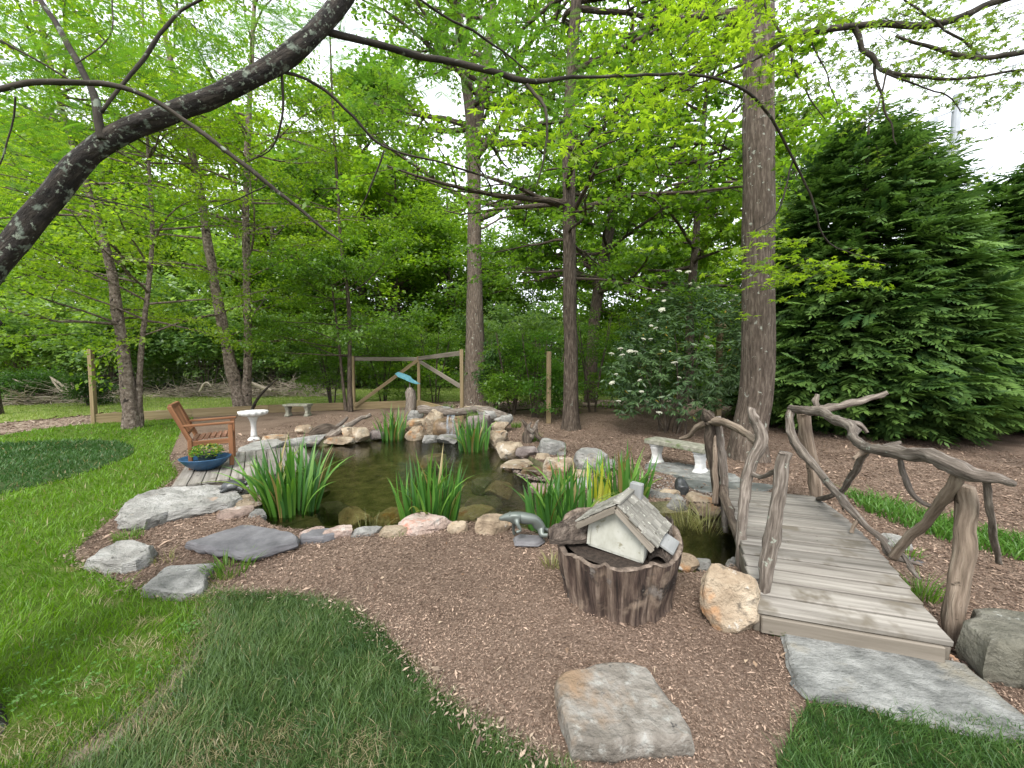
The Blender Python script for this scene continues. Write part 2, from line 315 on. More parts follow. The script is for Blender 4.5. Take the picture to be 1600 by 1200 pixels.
def in_poly(px, py, poly):
    poly = np.asarray(poly, dtype=float); x1, y1 = poly[:, 0], poly[:, 1]; x2, y2 = np.roll(x1, -1), np.roll(y1, -1)
    r = np.zeros(px.shape, dtype=bool)
    for a, b, c, d in zip(x1, y1, x2, y2):
        cnd = ((b > py) != (d > py))
        with np.errstate(divide='ignore', invalid='ignore'):
            r ^= cnd & (px < (c - a) * (py - b) / (d - b + 1e-12) + a)
    return r
def smooth_poly(p, it=2):
    p = [Vector((q[0], q[1])) for q in p]
    for _ in range(it):
        o = []
        for i in range(len(p)):
            a, b = p[i], p[(i + 1) % len(p)]; o += [a * .75 + b * .25, a * .25 + b * .75]
        p = o
    return [(q.x, q.y) for q in p]
def sheet(name, poly, hole, zf, mat, step, seed=0, far=None):
    """a triangulated sheet inside poly (minus holes) that follows zf(x, y)"""
    rng = np.random.default_rng(seed); P = np.array(poly); lo, hi = P.min(0), P.max(0)
    holes = hole or []
    pts = []
    bands = [(step, None)] if not far else far
    for st, lim in bands:
        gx, gy = np.meshgrid(np.arange(lo[0] + st / 2, hi[0], st), np.arange(lo[1] + st / 2, hi[1], st))
        g = np.stack([gx.ravel(), gy.ravel()], 1) + rng.uniform(-.28, .28, (gx.size, 2)) * st
        if lim:
            dd = np.hypot(g[:, 0], g[:, 1]); g = g[(dd >= lim[0]) & (dd < lim[1])]
        pts.append(g)
    g = np.concatenate(pts); k = in_poly(g[:, 0], g[:, 1], poly)
    for h in holes: k &= ~in_poly(g[:, 0], g[:, 1], h)
    g = g[k]
    V, E = [], []
    for ring in [poly] + list(holes):
        b = len(V); V += [Vector(q) for q in ring]; E += [(b + i, b + (i + 1) % len(ring)) for i in range(len(ring))]
    V += [Vector(q) for q in g]
    ov, oe, of, *_ = geometry.delaunay_2d_cdt(V, E, [], 0, 1e-5)
    ov = np.array([(q.x, q.y) for q in ov]); F = np.array([f for f in of if len(f) == 3])
    c = ov[F].mean(1); k = in_poly(c[:, 0], c[:, 1], poly)
    for h in holes: k &= ~in_poly(c[:, 0], c[:, 1], h)
    F = F[k]
    z = np.array([zf(x, y) for x, y in ov]); v = np.column_stack([ov, z])
    # face up
    e1 = v[F[:, 1]] - v[F[:, 0]]; e2 = v[F[:, 2]] - v[F[:, 0]]; fl = np.cross(e1, e2)[:, 2] < 0
    F[fl] = F[fl][:, ::-1]
    o = np_mesh(name, v, F.ravel(), np.arange(len(F)) * 3, np.full(len(F), 3), mat, None, None, True)
    return tag(o, kind='structure')
# ------------------------------------------------------------------ the setting: ground, lawns, mulch, path, pond
def px2(pts, z=0.0): return [tuple(at(u, v, z).xy) for u, v in pts]
def chaikin(p, it=2):
    p = [Vector(q) for q in p]
    for _ in range(it):
        o = [p[0]]
        for a, b in zip(p[:-1], p[1:]): o += [a * .75 + b * .25, a * .25 + b * .75]
        p = o + [p[-1]]
    return [(q.x, q.y) for q in p]
ZW = -0.13
POND = smooth_poly(px2([(392, 800), (410, 838), (480, 852), (560, 852), (640, 846), (720, 836), (790, 834), (860, 862), (950, 905), (1040, 925), (1120, 918), (1190, 900),
                        (1290, 850), (1230, 805), (1150, 795), (1090, 797), (1020, 800), (960, 805), (915, 788), (888, 764), (868, 744), (838, 730), (796, 706), (772, 690), (700, 684),
                        (640, 681), (560, 690), (500, 697), (440, 702), (398, 716), (382, 750)], ZW), 2)
EDGE_BED_FRONT = chaikin(px2([(325, 935), (380, 931), (450, 930), (520, 940), (580, 970), (632, 1020), (680, 1080), (760, 1140), (850, 1185), (895, 1205)]), 2)
EDGE_BED_LEFT = chaikin(px2([(302, 656), (286, 668), (270, 700), (262, 724), (284, 738), (262, 760), (200, 792), (150, 832), (110, 868), (138, 888), (200, 915), (228, 930), (325, 935)]), 2)
EDGE_TURF = chaikin(px2([(325, 935), (312, 990), (270, 1060), (190, 1130), (80, 1195)]) + [(-2.2, 1.1), (-2.6, .2)], 2)
KICK = px2([(148, 662), (302, 652), (420, 645), (553, 640), (655, 636), (722, 655)])
PATH_NEAR = px2([(0, 680), (80, 668)]) + [KICK[0]]
def rnd_noise(x, y, s): return noise.noise(Vector((x * s, y * s, 3.3)))
def z_mulch(x, y): return .022 * rnd_noise(x, y, .9) + .012 * rnd_noise(x, y, 4)
def z_lawn(x, y): return .012 * rnd_noise(x, y, .8) + (max(0, y - 16) * .01)
PN = np.array(POND)
def pond_dist(x, y):
    a = PN; b = np.roll(PN, -1, axis=0); d = b - a; q = np.array([x, y]) - a
    t = np.clip((q * d).sum(1) / (d * d).sum(1), 0, 1); return np.hypot(*(q - d * t[:, None]).T).min()

def surface(name, stops, scale, bscale, bump, bdist, rough=.95, detail=9.0, spots=None, **k):
    return solid(name, stops, scale, coord='obj', detail=detail, rough=rough, bump=bump, bscale=bscale, bdist=bdist, spec=.15, tint=0, spots=spots, **k)
M_SOIL = surface("forest_floor", [(0, (.030, .022, .014)), (.5, (.07, .055, .032)), (1, (.11, .10, .05))], 3, 40, .8, .05, spots=[((.06, .10, .025), .8, .52, .1)])
M_MULCH = surface("brown_mulch", [(0, (.10, .069, .050)), (.5, (.215, .155, .118)), (1, (.32, .240, .188))], 60, 60, 1.0, .03, spots=[((.13, .090, .068), 1.1, .52, .2)])
M_LAWN = surface("lawn_soil", [(0, (.06, .10, .012)), (.5, (.09, .155, .02)), (1, (.14, .21, .04))], 9, 90, 1.0, .03, spots=[((.27, .22, .15), 2.6, .70, .06)])
M_TURF = surface("turf_soil", [(0, (.03, .055, .015)), (.5, (.05, .09, .024)), (1, (.10, .11, .05))], 9, 90, 1.0, .03)
M_PATH = surface("wood_chip_path", [(0, (.17, .12, .09)), (.5, (.33, .25, .20)), (1, (.48, .40, .33))], 22, 40, 1.0, .04)
M_BED = surface("pond_bed", [(0, (.05, .052, .028)), (.5, (.12, .118, .062)), (1, (.22, .20, .12))], 5, 16, 1.0, .06, rough=.8)

sheet("ground", [(-160, -60), (160, -60), (160, 190), (-160, 190)], [POND], lambda x, y: -.05 + max(0, y - 16) * .01, M_SOIL, 8, 1, far=[(1.0, (0, 14)), (9.0, (14, 400))])
back = [(9.5, 14.6), (2.0, 14.2), (-.4, 12.6)]
right = [(.42, 1.25), (1.02, 1.25)] + px2([(1212, 1195), (1262, 1100)]) + [(3.0, 1.5), (5, 1.2), (16, 1.2), (16, 15)]
mulch_poly = EDGE_BED_FRONT + right + back + list(reversed(KICK[2:])) + [KICK[1]] + EDGE_BED_LEFT[:-1]
sheet("mulch_bed", mulch_poly, [POND], z_mulch, M_MULCH, .1, 2, far=[(.09, (0, 6)), (.3, (6, 30))])
lawn_poly = list(reversed(EDGE_BED_LEFT)) + [KICK[1], KICK[0]] + list(reversed(PATH_NEAR[:-1])) + [(-26, 8.2), (-26, -3), (-2.6, -3)] + list(reversed(EDGE_TURF))[:-1]
sheet("lawn", lawn_poly, None, z_lawn, M_LAWN, .2, 3, far=[(.15, (0, 7)), (.6, (7, 60))])
turf_poly = EDGE_TURF + [(-2.6, -3), (1.0, -3), (.42, 1.25)] + list(reversed(EDGE_BED_FRONT))[:-1]
sheet("dark_turf", turf_poly, None, z_lawn, M_TURF, .15, 4)
corner_poly = px2([(1212, 1195), (1262, 1100)]) + [(3.0, 1.5), (3.6, .6), (1.02, .6), (1.02, 1.25)]
sheet("corner_turf", corner_poly, None, lambda x, y: z_lawn(x, y) + .006, M_TURF, .15, 5)
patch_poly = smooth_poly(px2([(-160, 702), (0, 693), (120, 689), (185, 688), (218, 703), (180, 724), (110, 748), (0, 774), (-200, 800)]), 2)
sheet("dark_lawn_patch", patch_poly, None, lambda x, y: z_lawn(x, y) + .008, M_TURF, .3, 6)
path_far = px2([(0, 661), (150, 648), (302, 642), (420, 637), (553, 632), (722, 627), (900, 625)])
path_poly = PATH_NEAR + KICK[1:5] + [(-.6, 12.9), (2.0, 14.6), (9, 14.9), (9, 17.2)] + list(reversed(path_far)) + [(-26, 9.8), (-26, 8.2)]
sheet("path", path_poly, None, lambda x, y: -.012 + max(0, y - 16) * .01, M_PATH, .5, 7)
far_lawn = [(-40, 9.4), (-26, 9.8)] + path_far + [(9, 17.2), (9, 22), (-4, 24), (-12, 22.5), (-22, 18.5), (-40, 16)]
M_FARLAWN = surface("far_lawn_soil", [(0, (.12, .17, .03)), (.5, (.20, .26, .06)), (1, (.33, .33, .15))], 3, 60, .8, .03)
sheet("far_lawn", far_lawn, None, z_lawn, M_FARLAWN, .8, 8)
sheet("pond_bed", POND, None, lambda x, y: z_mulch(x, y) * .6 - min(.62, pond_dist(x, y) * 2.6) + .05 * rnd_noise(x, y, 2.5) * min(1, pond_dist(x, y) * 3), M_BED, .12, 9)

# water: tinted and clear from above, mirror-like at a glance; rippled below the fall and where the stream runs in
m_w, n, l, out = nt("pond_water")
tc = n.new("ShaderNodeTexCoord")
def ripple(scale, st):
    t = n.new("ShaderNodeTexNoise"); t.inputs['Scale'].default_value = scale; t.inputs['Detail'].default_value = 3
    mp = n.new("ShaderNodeMapping"); mp.inputs['Scale'].default_value = st; l.new(tc.outputs['Object'], mp.inputs[0]); l.new(mp.outputs[0], t.inputs['Vector']); return t
r1 = ripple(5, (1, 1.6, 1)); r2 = ripple(19, (1, 1.3, 1))
def near(pt, r):
    d = n.new("ShaderNodeVectorMath"); d.operation = 'DISTANCE'; d.inputs[1].default_value = pt; l.new(tc.outputs['Object'], d.inputs[0])
    g = n.new("ShaderNodeMapRange"); g.inputs[1].default_value = 0; g.inputs[2].default_value = r; g.inputs[3].default_value = 1; g.inputs[4].default_value = 0
    l.new(d.outputs['Value'], g.inputs[0]); return g
pa = at(825, 770, ZW); pb = at(700, 700, ZW)
g1, g2 = near((pa.x, pa.y, 0), 1.15), near((pb.x, pb.y, 0), 1.3)
sm = n.new("ShaderNodeMath"); sm.operation = 'MAXIMUM'; l.new(g1.outputs[0], sm.inputs[0]); l.new(g2.outputs[0], sm.inputs[1])
amp = n.new("ShaderNodeMath"); amp.operation = 'MULTIPLY_ADD'; amp.inputs[1].default_value = .9; amp.inputs[2].default_value = .05; l.new(sm.outputs[0], amp.inputs[0])
b1 = n.new("ShaderNodeBump"); b1.inputs['Distance'].default_value = .02; b1.inputs['Strength'].default_value = .10; l.new(r1.outputs['Fac'], b1.inputs['Height'])
b2 = n.new("ShaderNodeBump"); b2.inputs['Distance'].default_value = .07; l.new(amp.outputs[0], b2.inputs['Strength']); l.new(r2.outputs['Fac'], b2.inputs['Height']); l.new(b1.outputs[0], b2.inputs['Normal'])
fr = n.new("ShaderNodeFresnel"); fr.inputs[0].default_value = 1.42; l.new(b2.outputs[0], fr.inputs['Normal'])
gl = n.new("ShaderNodeBsdfGlossy"); gl.inputs['Roughness'].default_value = .03; l.new(b2.outputs[0], gl.inputs['Normal'])
tr = n.new("ShaderNodeBsdfTransparent"); tr.inputs[0].default_value = (.76, .77, .56, 1)
mx = n.new("ShaderNodeMixShader"); l.new(fr.outputs[0], mx.inputs[0]); l.new(tr.outputs[0], mx.inputs[1]); l.new(gl.outputs[0], mx.inputs[2]); l.new(mx.outputs[0], out.inputs[0])
sheet("pond_water", POND, None, lambda x, y: ZW, m_w, .25, 10)

# ------------------------------------------------------------------ scattered ground cover (stuff)
def scatter(poly, dens, rng, lim=None, cap=400000, holes=()):
    P = np.array(poly); lo, hi = P.min(0), P.max(0)
    if lim: lo = np.maximum(lo, lim[:2]); hi = np.minimum(hi, lim[2:])
    dmax = max(dens(np.array([max(1.3, lo[1])]))[0], 1)
    out = []; area = (hi - lo).prod(); tot = int(min(area * dmax, 6e6))
    for _ in range(max(1, tot // 500000)):
        k = min(tot, 500000); p = rng.uniform(lo, hi, (k, 2))
        p = p[rng.uniform(0, 1, len(p)) < dens(np.hypot(p[:, 0], p[:, 1])) / dmax]
        p = p[np.abs(p[:, 0]) < p[:, 1] * 1.5 + 1.1]
        p = p[in_poly(p[:, 0], p[:, 1], poly)]
        for h in holes: p = p[~in_poly(p[:, 0], p[:, 1], h)]
        out.append(p)
    return np.concatenate(out)[:cap]
def vnoise(p, s, seed=0.0): return np.array([noise.noise(Vector((x * s, y * s, seed))) for x, y in p])
BARE = [smooth_poly(q, 2) for q in [px2([(318, 1003), (303, 1042), (258, 1098), (195, 1150), (125, 1205), (55, 1205), (130, 1158), (205, 1112), (255, 1062), (298, 1012)])]]
M_BARE = surface("bare_soil", [(0, (.16, .125, .09)), (.5, (.27, .22, .165)), (1, (.38, .325, .25))], 18, 50, 1.0, .03)
for q in BARE: sheet("bare_soil", q, None, lambda x, y: z_lawn(x, y) + .004, M_BARE, .06, 12)
def thin(p, rng):
    k = np.ones(len(p), dtype=bool)
    j = p + rng.normal(0, .03, p.shape)
    for q in BARE: k &= ~(in_poly(j[:, 0], j[:, 1], q) & (rng.uniform(0, 1, len(p)) < .82))
    return k
def lawn_blades(name, poly, dens, cols, hgt, label, seed, lim=None, bare=None, holes=(), dry=None, zoff=0.0):
    rng = np.random.default_rng(seed); p = scatter(poly, dens, rng, lim, holes=holes); p = p[thin(p, rng)]
    nz = vnoise(p, 1.6, seed); n2 = vnoise(p, 6, seed + 5.0)
    if bare is not None:
        k = ~bare(p, rng); p, nz, n2 = p[k], nz[k], n2[k]
    N = len(p); dist = np.hypot(p[:, 0], p[:, 1])
    big = np.clip(dist / 2.6, 1, 4.5)
    h = hgt * rng.uniform(.6, 1.25, N) * (1 + .25 * nz + .15 * n2) * np.clip(big, 1, 1.5)
    ln = rng.normal(0, 1, (N, 3)) * (h * .55)[:, None]; ln[:, 2] = 0; ln[:, :2] += np.stack([n2, nz], 1) * (h * .7)[:, None]
    t = np.clip(.5 + .45 * nz + .35 * n2 + rng.normal(0, .22, N), 0, 1)[:, None]
    c = np.array(cols[0]) * (1 - t) + np.array(cols[1]) * t
    st = rng.uniform(0, 1, N) < .03; c[st] = (.30, .25, .13)
    if dry is not None:
        f = dry(p, rng)[:, None]; c = c * (1 - f) + np.array((.34, .28, .17)) * f; h = h * (1 - .45 * f[:, 0])
    z = np.array([z_lawn(x, y) for x, y in p]) + zoff
    o = blade_object(name, np.column_stack([p, z]), h, ln, .0032 * big * rng.uniform(.7, 1.3, N), c, GRASS)
    return tag(o, label, 'grass', kind='stuff')
worn = [at(u, v).xy for u, v in [(105, 830 + 60), (140, 930), (175, 945), (225, 975), (210, 1015), (150, 1075), (300, 1025), (240, 1090), (180, 1150), (110, 1190), (60, 1150), (30, 1170)]]
wr = [.08, .07, .07, .08, .12, .09, .09, .12, .13, .13, .15, .10]
def bare_lawn(p, rng):
    k = np.zeros(len(p), dtype=bool)
    nn = vnoise(p, 7, 2.0)
    for q, r in zip(worn, wr):
        d = np.hypot((p[:, 0] - q.x) * .75 + (p[:, 1] - q.y) * .2, (p[:, 1] - q.y) * 1.5)
        k |= (d + nn * .05) < r * rng.uniform(.6, 1.25, len(p))
    return k
lawn_blades("lawn_grass", lawn_poly, lambda d: np.where(d < 2.4, 7500, 7500 * (2.4 / np.maximum(d, .1)) ** 2.0), [(.070, .165, .006), (.150, .290, .012)], .045,
            "bright yellow-green mown lawn grass left of the mulch bed", 11, lim=(-16, 1.2, 0, 12), dry=lambda p, rng: bare_lawn(p, rng).astype(float) * .85 + 0.0, holes=[patch_poly])
def dry_turf(p, rng):
    u = np.array([(560, 1180), (430, 1160), (330, 1180), (245, 1130)])
    w = np.zeros(len(p))
    for a in u:
        q = at(*a).xy; d = np.hypot(p[:, 0] - q.x, (p[:, 1] - q.y) * 1.2); w = np.maximum(w, np.clip(1.2 - d / .17, 0, 1))
    e = np.array(EDGE_TURF[:20]); d = np.min(np.hypot(p[:, None, 0] - e[None, :, 0], p[:, None, 1] - e[None, :, 1]), axis=1)
    w = np.maximum(w, np.clip(1 - d / .13, 0, 1))
    return (rng.uniform(0, 1, len(p)) < w * .75).astype(float) * .8
lawn_blades("dark_turf_grass", turf_poly, lambda d: np.full(np.shape(d), 15000.0), [(.045, .100, .030), (.125, .20, .058)], .052, "dark blue-green turf grass at the front of the mulch bed", 12, lim=(-3, 1.25, .6, 3), dry=dry_turf)
lawn_blades("corner_turf_grass", corner_poly, lambda d: np.full(np.shape(d), 15000.0), [(.036, .10, .024), (.11, .20, .045)], .055, "dark green turf grass below the large grey flagstone", 13, lim=(1, 1.2, 3.5, 2), zoff=.006)
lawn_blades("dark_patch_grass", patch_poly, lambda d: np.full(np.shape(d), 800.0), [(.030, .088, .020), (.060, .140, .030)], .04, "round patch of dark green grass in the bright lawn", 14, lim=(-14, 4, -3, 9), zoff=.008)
lawn_blades("far_lawn_grass", far_lawn, lambda d: np.full(np.shape(d), 150.0), [(.13, .22, .03), (.30, .38, .09)], .05, "pale green lawn beyond the wire fence", 15, lim=(-24, 9, 2, 24))
lawn_blades("grass_fringe", [(a[0] + dx, a[1] + dy) for (a, dx, dy) in [(q, 0, -.05) for q in EDGE_BED_FRONT] + [(q, 0, .03) for q in reversed(EDGE_BED_FRONT)]],
            lambda d: np.full(np.shape(d), 5000.0), [(.06, .10, .02), (.13, .18, .04)], .045, "strip of lighter grass along the front bed edge", 16)

def chips(name, poly, dens, label, seed, lim, cols, size, holes=(), zf=z_mulch):
    rng = np.random.default_rng(seed); p = scatter(poly, dens, rng, lim, holes=holes); N = len(p)
    dist = np.hypot(p[:, 0], p[:, 1]); big = np.clip(dist / 2.5, 1, 2.6)
    a = rng.uniform(0, 2 * np.pi, N); d = np.stack([np.cos(a), np.sin(a), rng.normal(0, .28, N)], 1)
    nr = rng.normal(0, .35, (N, 3)); nr[:, 2] = 1
    z = np.array([zf(x, y) for x, y in p]) + rng.uniform(.002, .016, N)
    t = rng.uniform(0, 1, N) ** 2.4; t = t[:, None]
    c = np.array(cols[0]) * (1 - t) + np.array(cols[1]) * t
    c *= (1 + .30 * vnoise(p, 1.2, seed) + .22 * vnoise(p, 5.0, seed + 3.0))[:, None]
    L = size * rng.lognormal(-.1, .42, N) * big; L[rng.uniform(0, 1, N) < .006] *= 2.2
    return tag(leaf_object(name, np.column_stack([p, z]), d, nr, L, L * rng.uniform(.16, .36, N), c, CHIP, fold=.3, mid=.5), label, 'mulch', kind='stuff')
chips("mulch_chips", mulch_poly, lambda d: np.where(d < 2.5, 23000, 23000 * (2.5 / np.maximum(d, .1)) ** 2.2), "brown shredded bark mulch around the pond", 21, (-6, 1.3, 9, 12),
      [(.118, .080, .060), (.46, .345, .265)], .0125, holes=[POND])
chips("path_chips", path_poly, lambda d: np.full(np.shape(d), 130.0), "pale wood chips on the path behind the fence", 22, (-18, 7, 3, 18), [(.20, .14, .11), (.50, .41, .34)], .045, zf=lambda x, y: -.01 + max(0, y - 16) * .01)

# clover in the bright lawn
rng = np.random.default_rng(31); P = []
for (u, v_, n_, sd) in [(90, 1085, 26, .16), (150, 1060, 18, .14), (30, 1100, 14, .14), (200, 1080, 14, .10), (292, 990, 22, .04), (60, 1010, 10, .12), (250, 1050, 8, .1), (60, 1020, 10, .15)]:
    q = at(u, v_); P += [(q.x + rng.normal(0, sd), q.y + rng.normal(0, sd * .6)) for _ in range(n_)]
P = np.array(P); P = P[in_poly(P[:, 0], P[:, 1], lawn_poly)]; n_ = len(P); C = np.repeat(np.column_stack([P, rng.uniform(.03, .06, n_)]), 3, 0); a = (rng.uniform(0, 6.28, n_)[:, None] + np.array([[0, 2.1, 4.2]])).ravel()
d = np.stack([np.cos(a), np.sin(a), rng.uniform(-.1, .3, n_ * 3)], 1); t = rng.uniform(0, 1, (n_ * 3, 1))
tag(leaf_object("clover", C, d, rng.normal(0, .2, (n_ * 3, 3)) + np.array((0, 0, 1.0)), .013, .012, np.array((.07, .18, .03)) * (1 - t) + np.array((.14, .26, .07)) * t, GRASS, mid=.6), "scattered clover leaves in the bright lawn", 'clover', kind='stuff')

# litter: chips that spilled past the bed edge, dry leaves and twigs on the mulch
rng = np.random.default_rng(33); E = np.array(EDGE_BED_FRONT[:-4] + EDGE_BED_LEFT); k = rng.integers(0, len(E) - 1, 5200); t = rng.uniform(0, 1, (5200, 1)); P = E[k] * (1 - t) + E[k + 1] * t + rng.normal(0, .045, (5200, 2)); P = P[np.hypot(*(E[k] - E[k + 1]).T) < .5]; n_ = len(P)
a = rng.uniform(0, 6.28, n_); d = np.stack([np.cos(a), np.sin(a), rng.normal(0, .3, n_)], 1); L = .016 * rng.lognormal(0, .5, n_); t = rng.uniform(0, 1, (n_, 1)) ** 1.5
tag(leaf_object("spilled_mulch", np.column_stack([P, rng.uniform(.012, .04, n_)]), d, rng.normal(0, .4, (n_, 3)) + np.array((0, 0, 1.0)), L, L * .3, np.array((.09, .065, .05)) * (1 - t) + np.array((.42, .34, .26)) * t, CHIP), "loose chips and straw along the edge between grass and mulch", 'mulch', kind='stuff')
P = scatter(mulch_poly, lambda d: np.full(np.shape(d), 16.0), rng, (-5, 1.4, 8, 9), holes=[POND]); n_ = len(P); a = rng.uniform(0, 6.28, n_); d = np.stack([np.cos(a), np.sin(a), rng.normal(0, .25, n_)], 1); big = rng.uniform(0, 1, n_); L = np.where(big < .5, .03, .055) * rng.uniform(.6, 1.3, n_)
t = rng.uniform(0, 1, (n_, 1)); tag(leaf_object("leaf_litter", np.column_stack([P, rng.uniform(.012, .025, n_)]), d, rng.normal(0, .4, (n_, 3)) + np.array((0, 0, 1.0)), L, np.where(big < .5, L * .6, L * .12), np.array((.17, .10, .06)) * (1 - t) + np.array((.42, .34, .25)) * t, CHIP, fold=.25), "dry leaves and bits of twig lying on the mulch", 'leaf litter', kind='stuff')

# where the two grasses meet they mix
rng = np.random.default_rng(35); E = np.array(EDGE_TURF); k = rng.integers(0, 24, 9000); t = rng.uniform(0, 1, (9000, 1)); P = E[k] * (1 - t) + E[k + 1] * t + rng.normal(0, 1, (9000, 2)) * rng.uniform(.02, .09, (9000, 1)); P = P[thin(P, rng)]; n_ = len(P); h = .048 * rng.uniform(.5, 1.3, n_); ln = rng.normal(0, .55, (n_, 3)) * h[:, None]; ln[:, 2] = 0
w = rng.uniform(0, 1, (n_, 1)); t = rng.uniform(0, 1, (n_, 1)); c = np.where(w < .42, np.array((.07, .165, .006)) * (1 - t) + np.array((.15, .29, .012)) * t, np.where(w < .8, np.array((.045, .10, .03)) * (1 - t) + np.array((.125, .20, .058)) * t, np.array((.33, .27, .16))))
tag(blade_object("grass_fringe", np.column_stack([P, np.array([z_lawn(x, y) for x, y in P])]), h, ln, .0034, c, GRASS), "mixed bright, dark and dry grass along the meeting line of the two lawns", 'grass', kind='stuff')
# ------------------------------------------------------------------ stones
def rock_mesh(name, size, seed, sub=4, cuts=11, rough=.055, flat=0.0):
    rng = random.Random(seed); bm = bmesh.new(); bmesh.ops.create_icosphere(bm, subdivisions=sub, radius=1.0)
    planes = []
    for _ in range(cuts):
        nv = Vector((rng.gauss(0, 1), rng.gauss(0, 1), rng.gauss(0, 1) * .9)).normalized(); planes.append((nv, rng.uniform(.52, .86)))
    planes.append((Vector((rng.uniform(-.15, .15), rng.uniform(-.2, .1), 1)).normalized(), .62 - .2 * flat)); planes.append((Vector((0, 0, -1)), .6))
    o = Vector((rng.uniform(0, 50), rng.uniform(0, 50), rng.uniform(0, 50)))
    for v in bm.verts:
        p = v.co.copy()
        for nv, d in planes:
            k = p.dot(nv) - d
            if k > 0: p -= nv * k
        nn = v.co.normalized()
        p += nn * (rough * .9 * noise.noise(p * 1.7 + o) + rough * .9 * noise.noise(p * 4.0 + o) + rough * .75 * noise.noise(p * 10 + o) + rough * .4 * noise.noise(p * 22 + o))
        lay = noise.noise(Vector((p.x * .8, p.y * .8, p.z * 7)) + o)
        p += Vector((nn.x, nn.y, 0)) * lay * rough * .9
        v.co = p
    xs = [[v.co[i] for v in bm.verts] for i in range(3)]
    lo = [min(a) for a in xs]; hi = [max(a) for a in xs]
    for v in bm.verts:
        v.co = Vector([((v.co[i] - lo[i]) / (hi[i] - lo[i]) - (.5 if i < 2 else 0)) * size[i] for i in range(3)])
    me = bpy.data.meshes.new(name); bm.to_mesh(me); bm.free()
    me.polygons.foreach_set('use_smooth', [True] * len(me.polygons))
    return me
RS = [100]
def rock(l, t, r, b, style, label, zb=-.06, deep=.8, name="rock", group=None, yaw=None, cuts=8, sub=4, rough=.045):
    """a stone whose outline fills the photo box l, t, r, b and whose foot is at height zb"""
    RS[0] += 1; f = at((l + r) / 2, b, zb); w = (r - l) / FPX * f.y * 1.02
    dp = w * deep; yc = f.y + dp * .45
    p = atd((l + r) / 2, t, yc); w *= yc / f.y; h = max(.05, p.z - zb)
    me = rock_mesh(name, (w, dp, h), RS[0], sub, cuts, rough); me.materials.append(ST[style])
    o = bpy.data.objects.new(name, me); link(o); o.location = (p.x, yc, zb); o.modifiers.new("edge", 'EDGE_SPLIT').split_angle = math.radians(32)
    if yaw is None: yaw = math.atan2(-p.x, yc)
    o.rotation_euler = (0, 0, yaw)
    return tag(o, label, 'rock', group)
def slab(name, top_px, ztop, thick, style, label, seed=0, jit=.012, bumpy=.008, sink=0.0, zc=None, cat='stone', flare=.012):
    """a flat stone traced by its top outline; zc gives each corner its own height"""
    rng = random.Random(seed)
    P = [at(u, v, (zc[i] if zc else ztop)) for i, (u, v) in enumerate(top_px)]
    c = sum((Vector(p) for p in P), Vector()) / len(P)
    ring = []
    for i in range(len(P)):
        a, b = P[i], P[(i + 1) % len(P)]; k = max(2, int((b - a).length / .03))
        for j in range(k):
            q = a.lerp(b, j / k)
            if j: q = q + Vector((1, 0, 0)) * noise.noise(q * 9 + Vector((seed, 0, 0))) * jit * 1.8 + Vector((0, 1, 0)) * noise.noise(q * 9 + Vector((0, seed, 9))) * jit * 1.8
            ring.append(q - c)
    n = len(ring)
    def inset(d): return [q - Vector((q.x, q.y, 0)).normalized() * d for q in ring]
    vs_, fs = [], []
    layers = [(inset(.014 + flare * .3), 0), (inset(.003), -.008), ([q * 1 for q in ring], -.02), (inset(-flare), -thick * .55), (inset(-flare * .3), -thick * .8), (inset(.03), -thick - sink)]
    for li, (rg, dz) in enumerate(layers):
        for q in rg:
            e = noise.noise(q * 14 + Vector((seed, li * 3, 0))) * (.4 if li in (1, 2) else 1.0) * jit * (0 if li == 0 else 1)
            d = Vector((q.x, q.y, 0)).normalized()
            vs_.append(q + d * e + Vector((0, 0, dz + noise.noise(q * 11 + Vector((5, li, seed))) * bumpy)))
    for li in range(len(layers) - 1):
        for k in range(n):
            k2 = (k + 1) % n; fs.append((li * n + k, (li + 1) * n + k, (li + 1) * n + k2, li * n + k2))
    fs.append(tuple((len(layers) - 1) * n + k for k in range(n)))
    r2 = [(vs_[k].x, vs_[k].y) for k in range(n)]; A = np.array(r2); lo, hi = A.min(0), A.max(0); st = .05
    gx, gy = np.meshgrid(np.arange(lo[0], hi[0], st), np.arange(lo[1], hi[1], st)); g = np.stack([gx.ravel(), gy.ravel()], 1)
    g = g[in_poly(g[:, 0], g[:, 1], [tuple(q * .94) for q in A])]
    ov, oe, of, *_ = geometry.delaunay_2d_cdt([Vector(q) for q in r2] + [Vector(q) for q in g], [(i, (i + 1) % n) for i in range(n)], [], 0, 1e-6)
    # plane through the corners
    XY = np.array([(q.x, q.y, 1) for q in ring]); Z = np.array([q.z for q in ring]); pl = np.linalg.lstsq(XY, Z, rcond=None)[0]
    base = len(vs_); mapi = {}
    for i, q in enumerate(ov):
        if i < n and (Vector(r2[i]) - q).length < 1e-6: mapi[i] = i
        else:
            mapi[i] = len(vs_); e = Vector((q.x, q.y, 0))
            vs_.append(Vector((q.x, q.y, pl[0] * q.x + pl[1] * q.y + pl[2] + noise.noise(e * 6 + Vector((0, 0, seed))) * bumpy * 1.6 + noise.noise(e * 17 + Vector((0, 0, seed))) * bumpy * .7)))
    for f in of:
        cc = sum((ov[i] for i in f), Vector((0, 0))) / len(f)
        if in_poly(np.array([cc.x]), np.array([cc.y]), r2)[0]:
            q = [mapi[i] for i in f]
            if (vs_[q[1]] - vs_[q[0]]).cross(vs_[q[2]] - vs_[q[0]]).z < 0: q.reverse()
            fs.append(tuple(q))
    m = MB(); m.add(vs_, fs); o = m.build(name, ST[style], loc=c, smooth=True)
    md = o.modifiers.new("edge", 'EDGE_SPLIT'); md.split_angle = math.radians(50)
    return tag(o, label, cat, kind='thing')

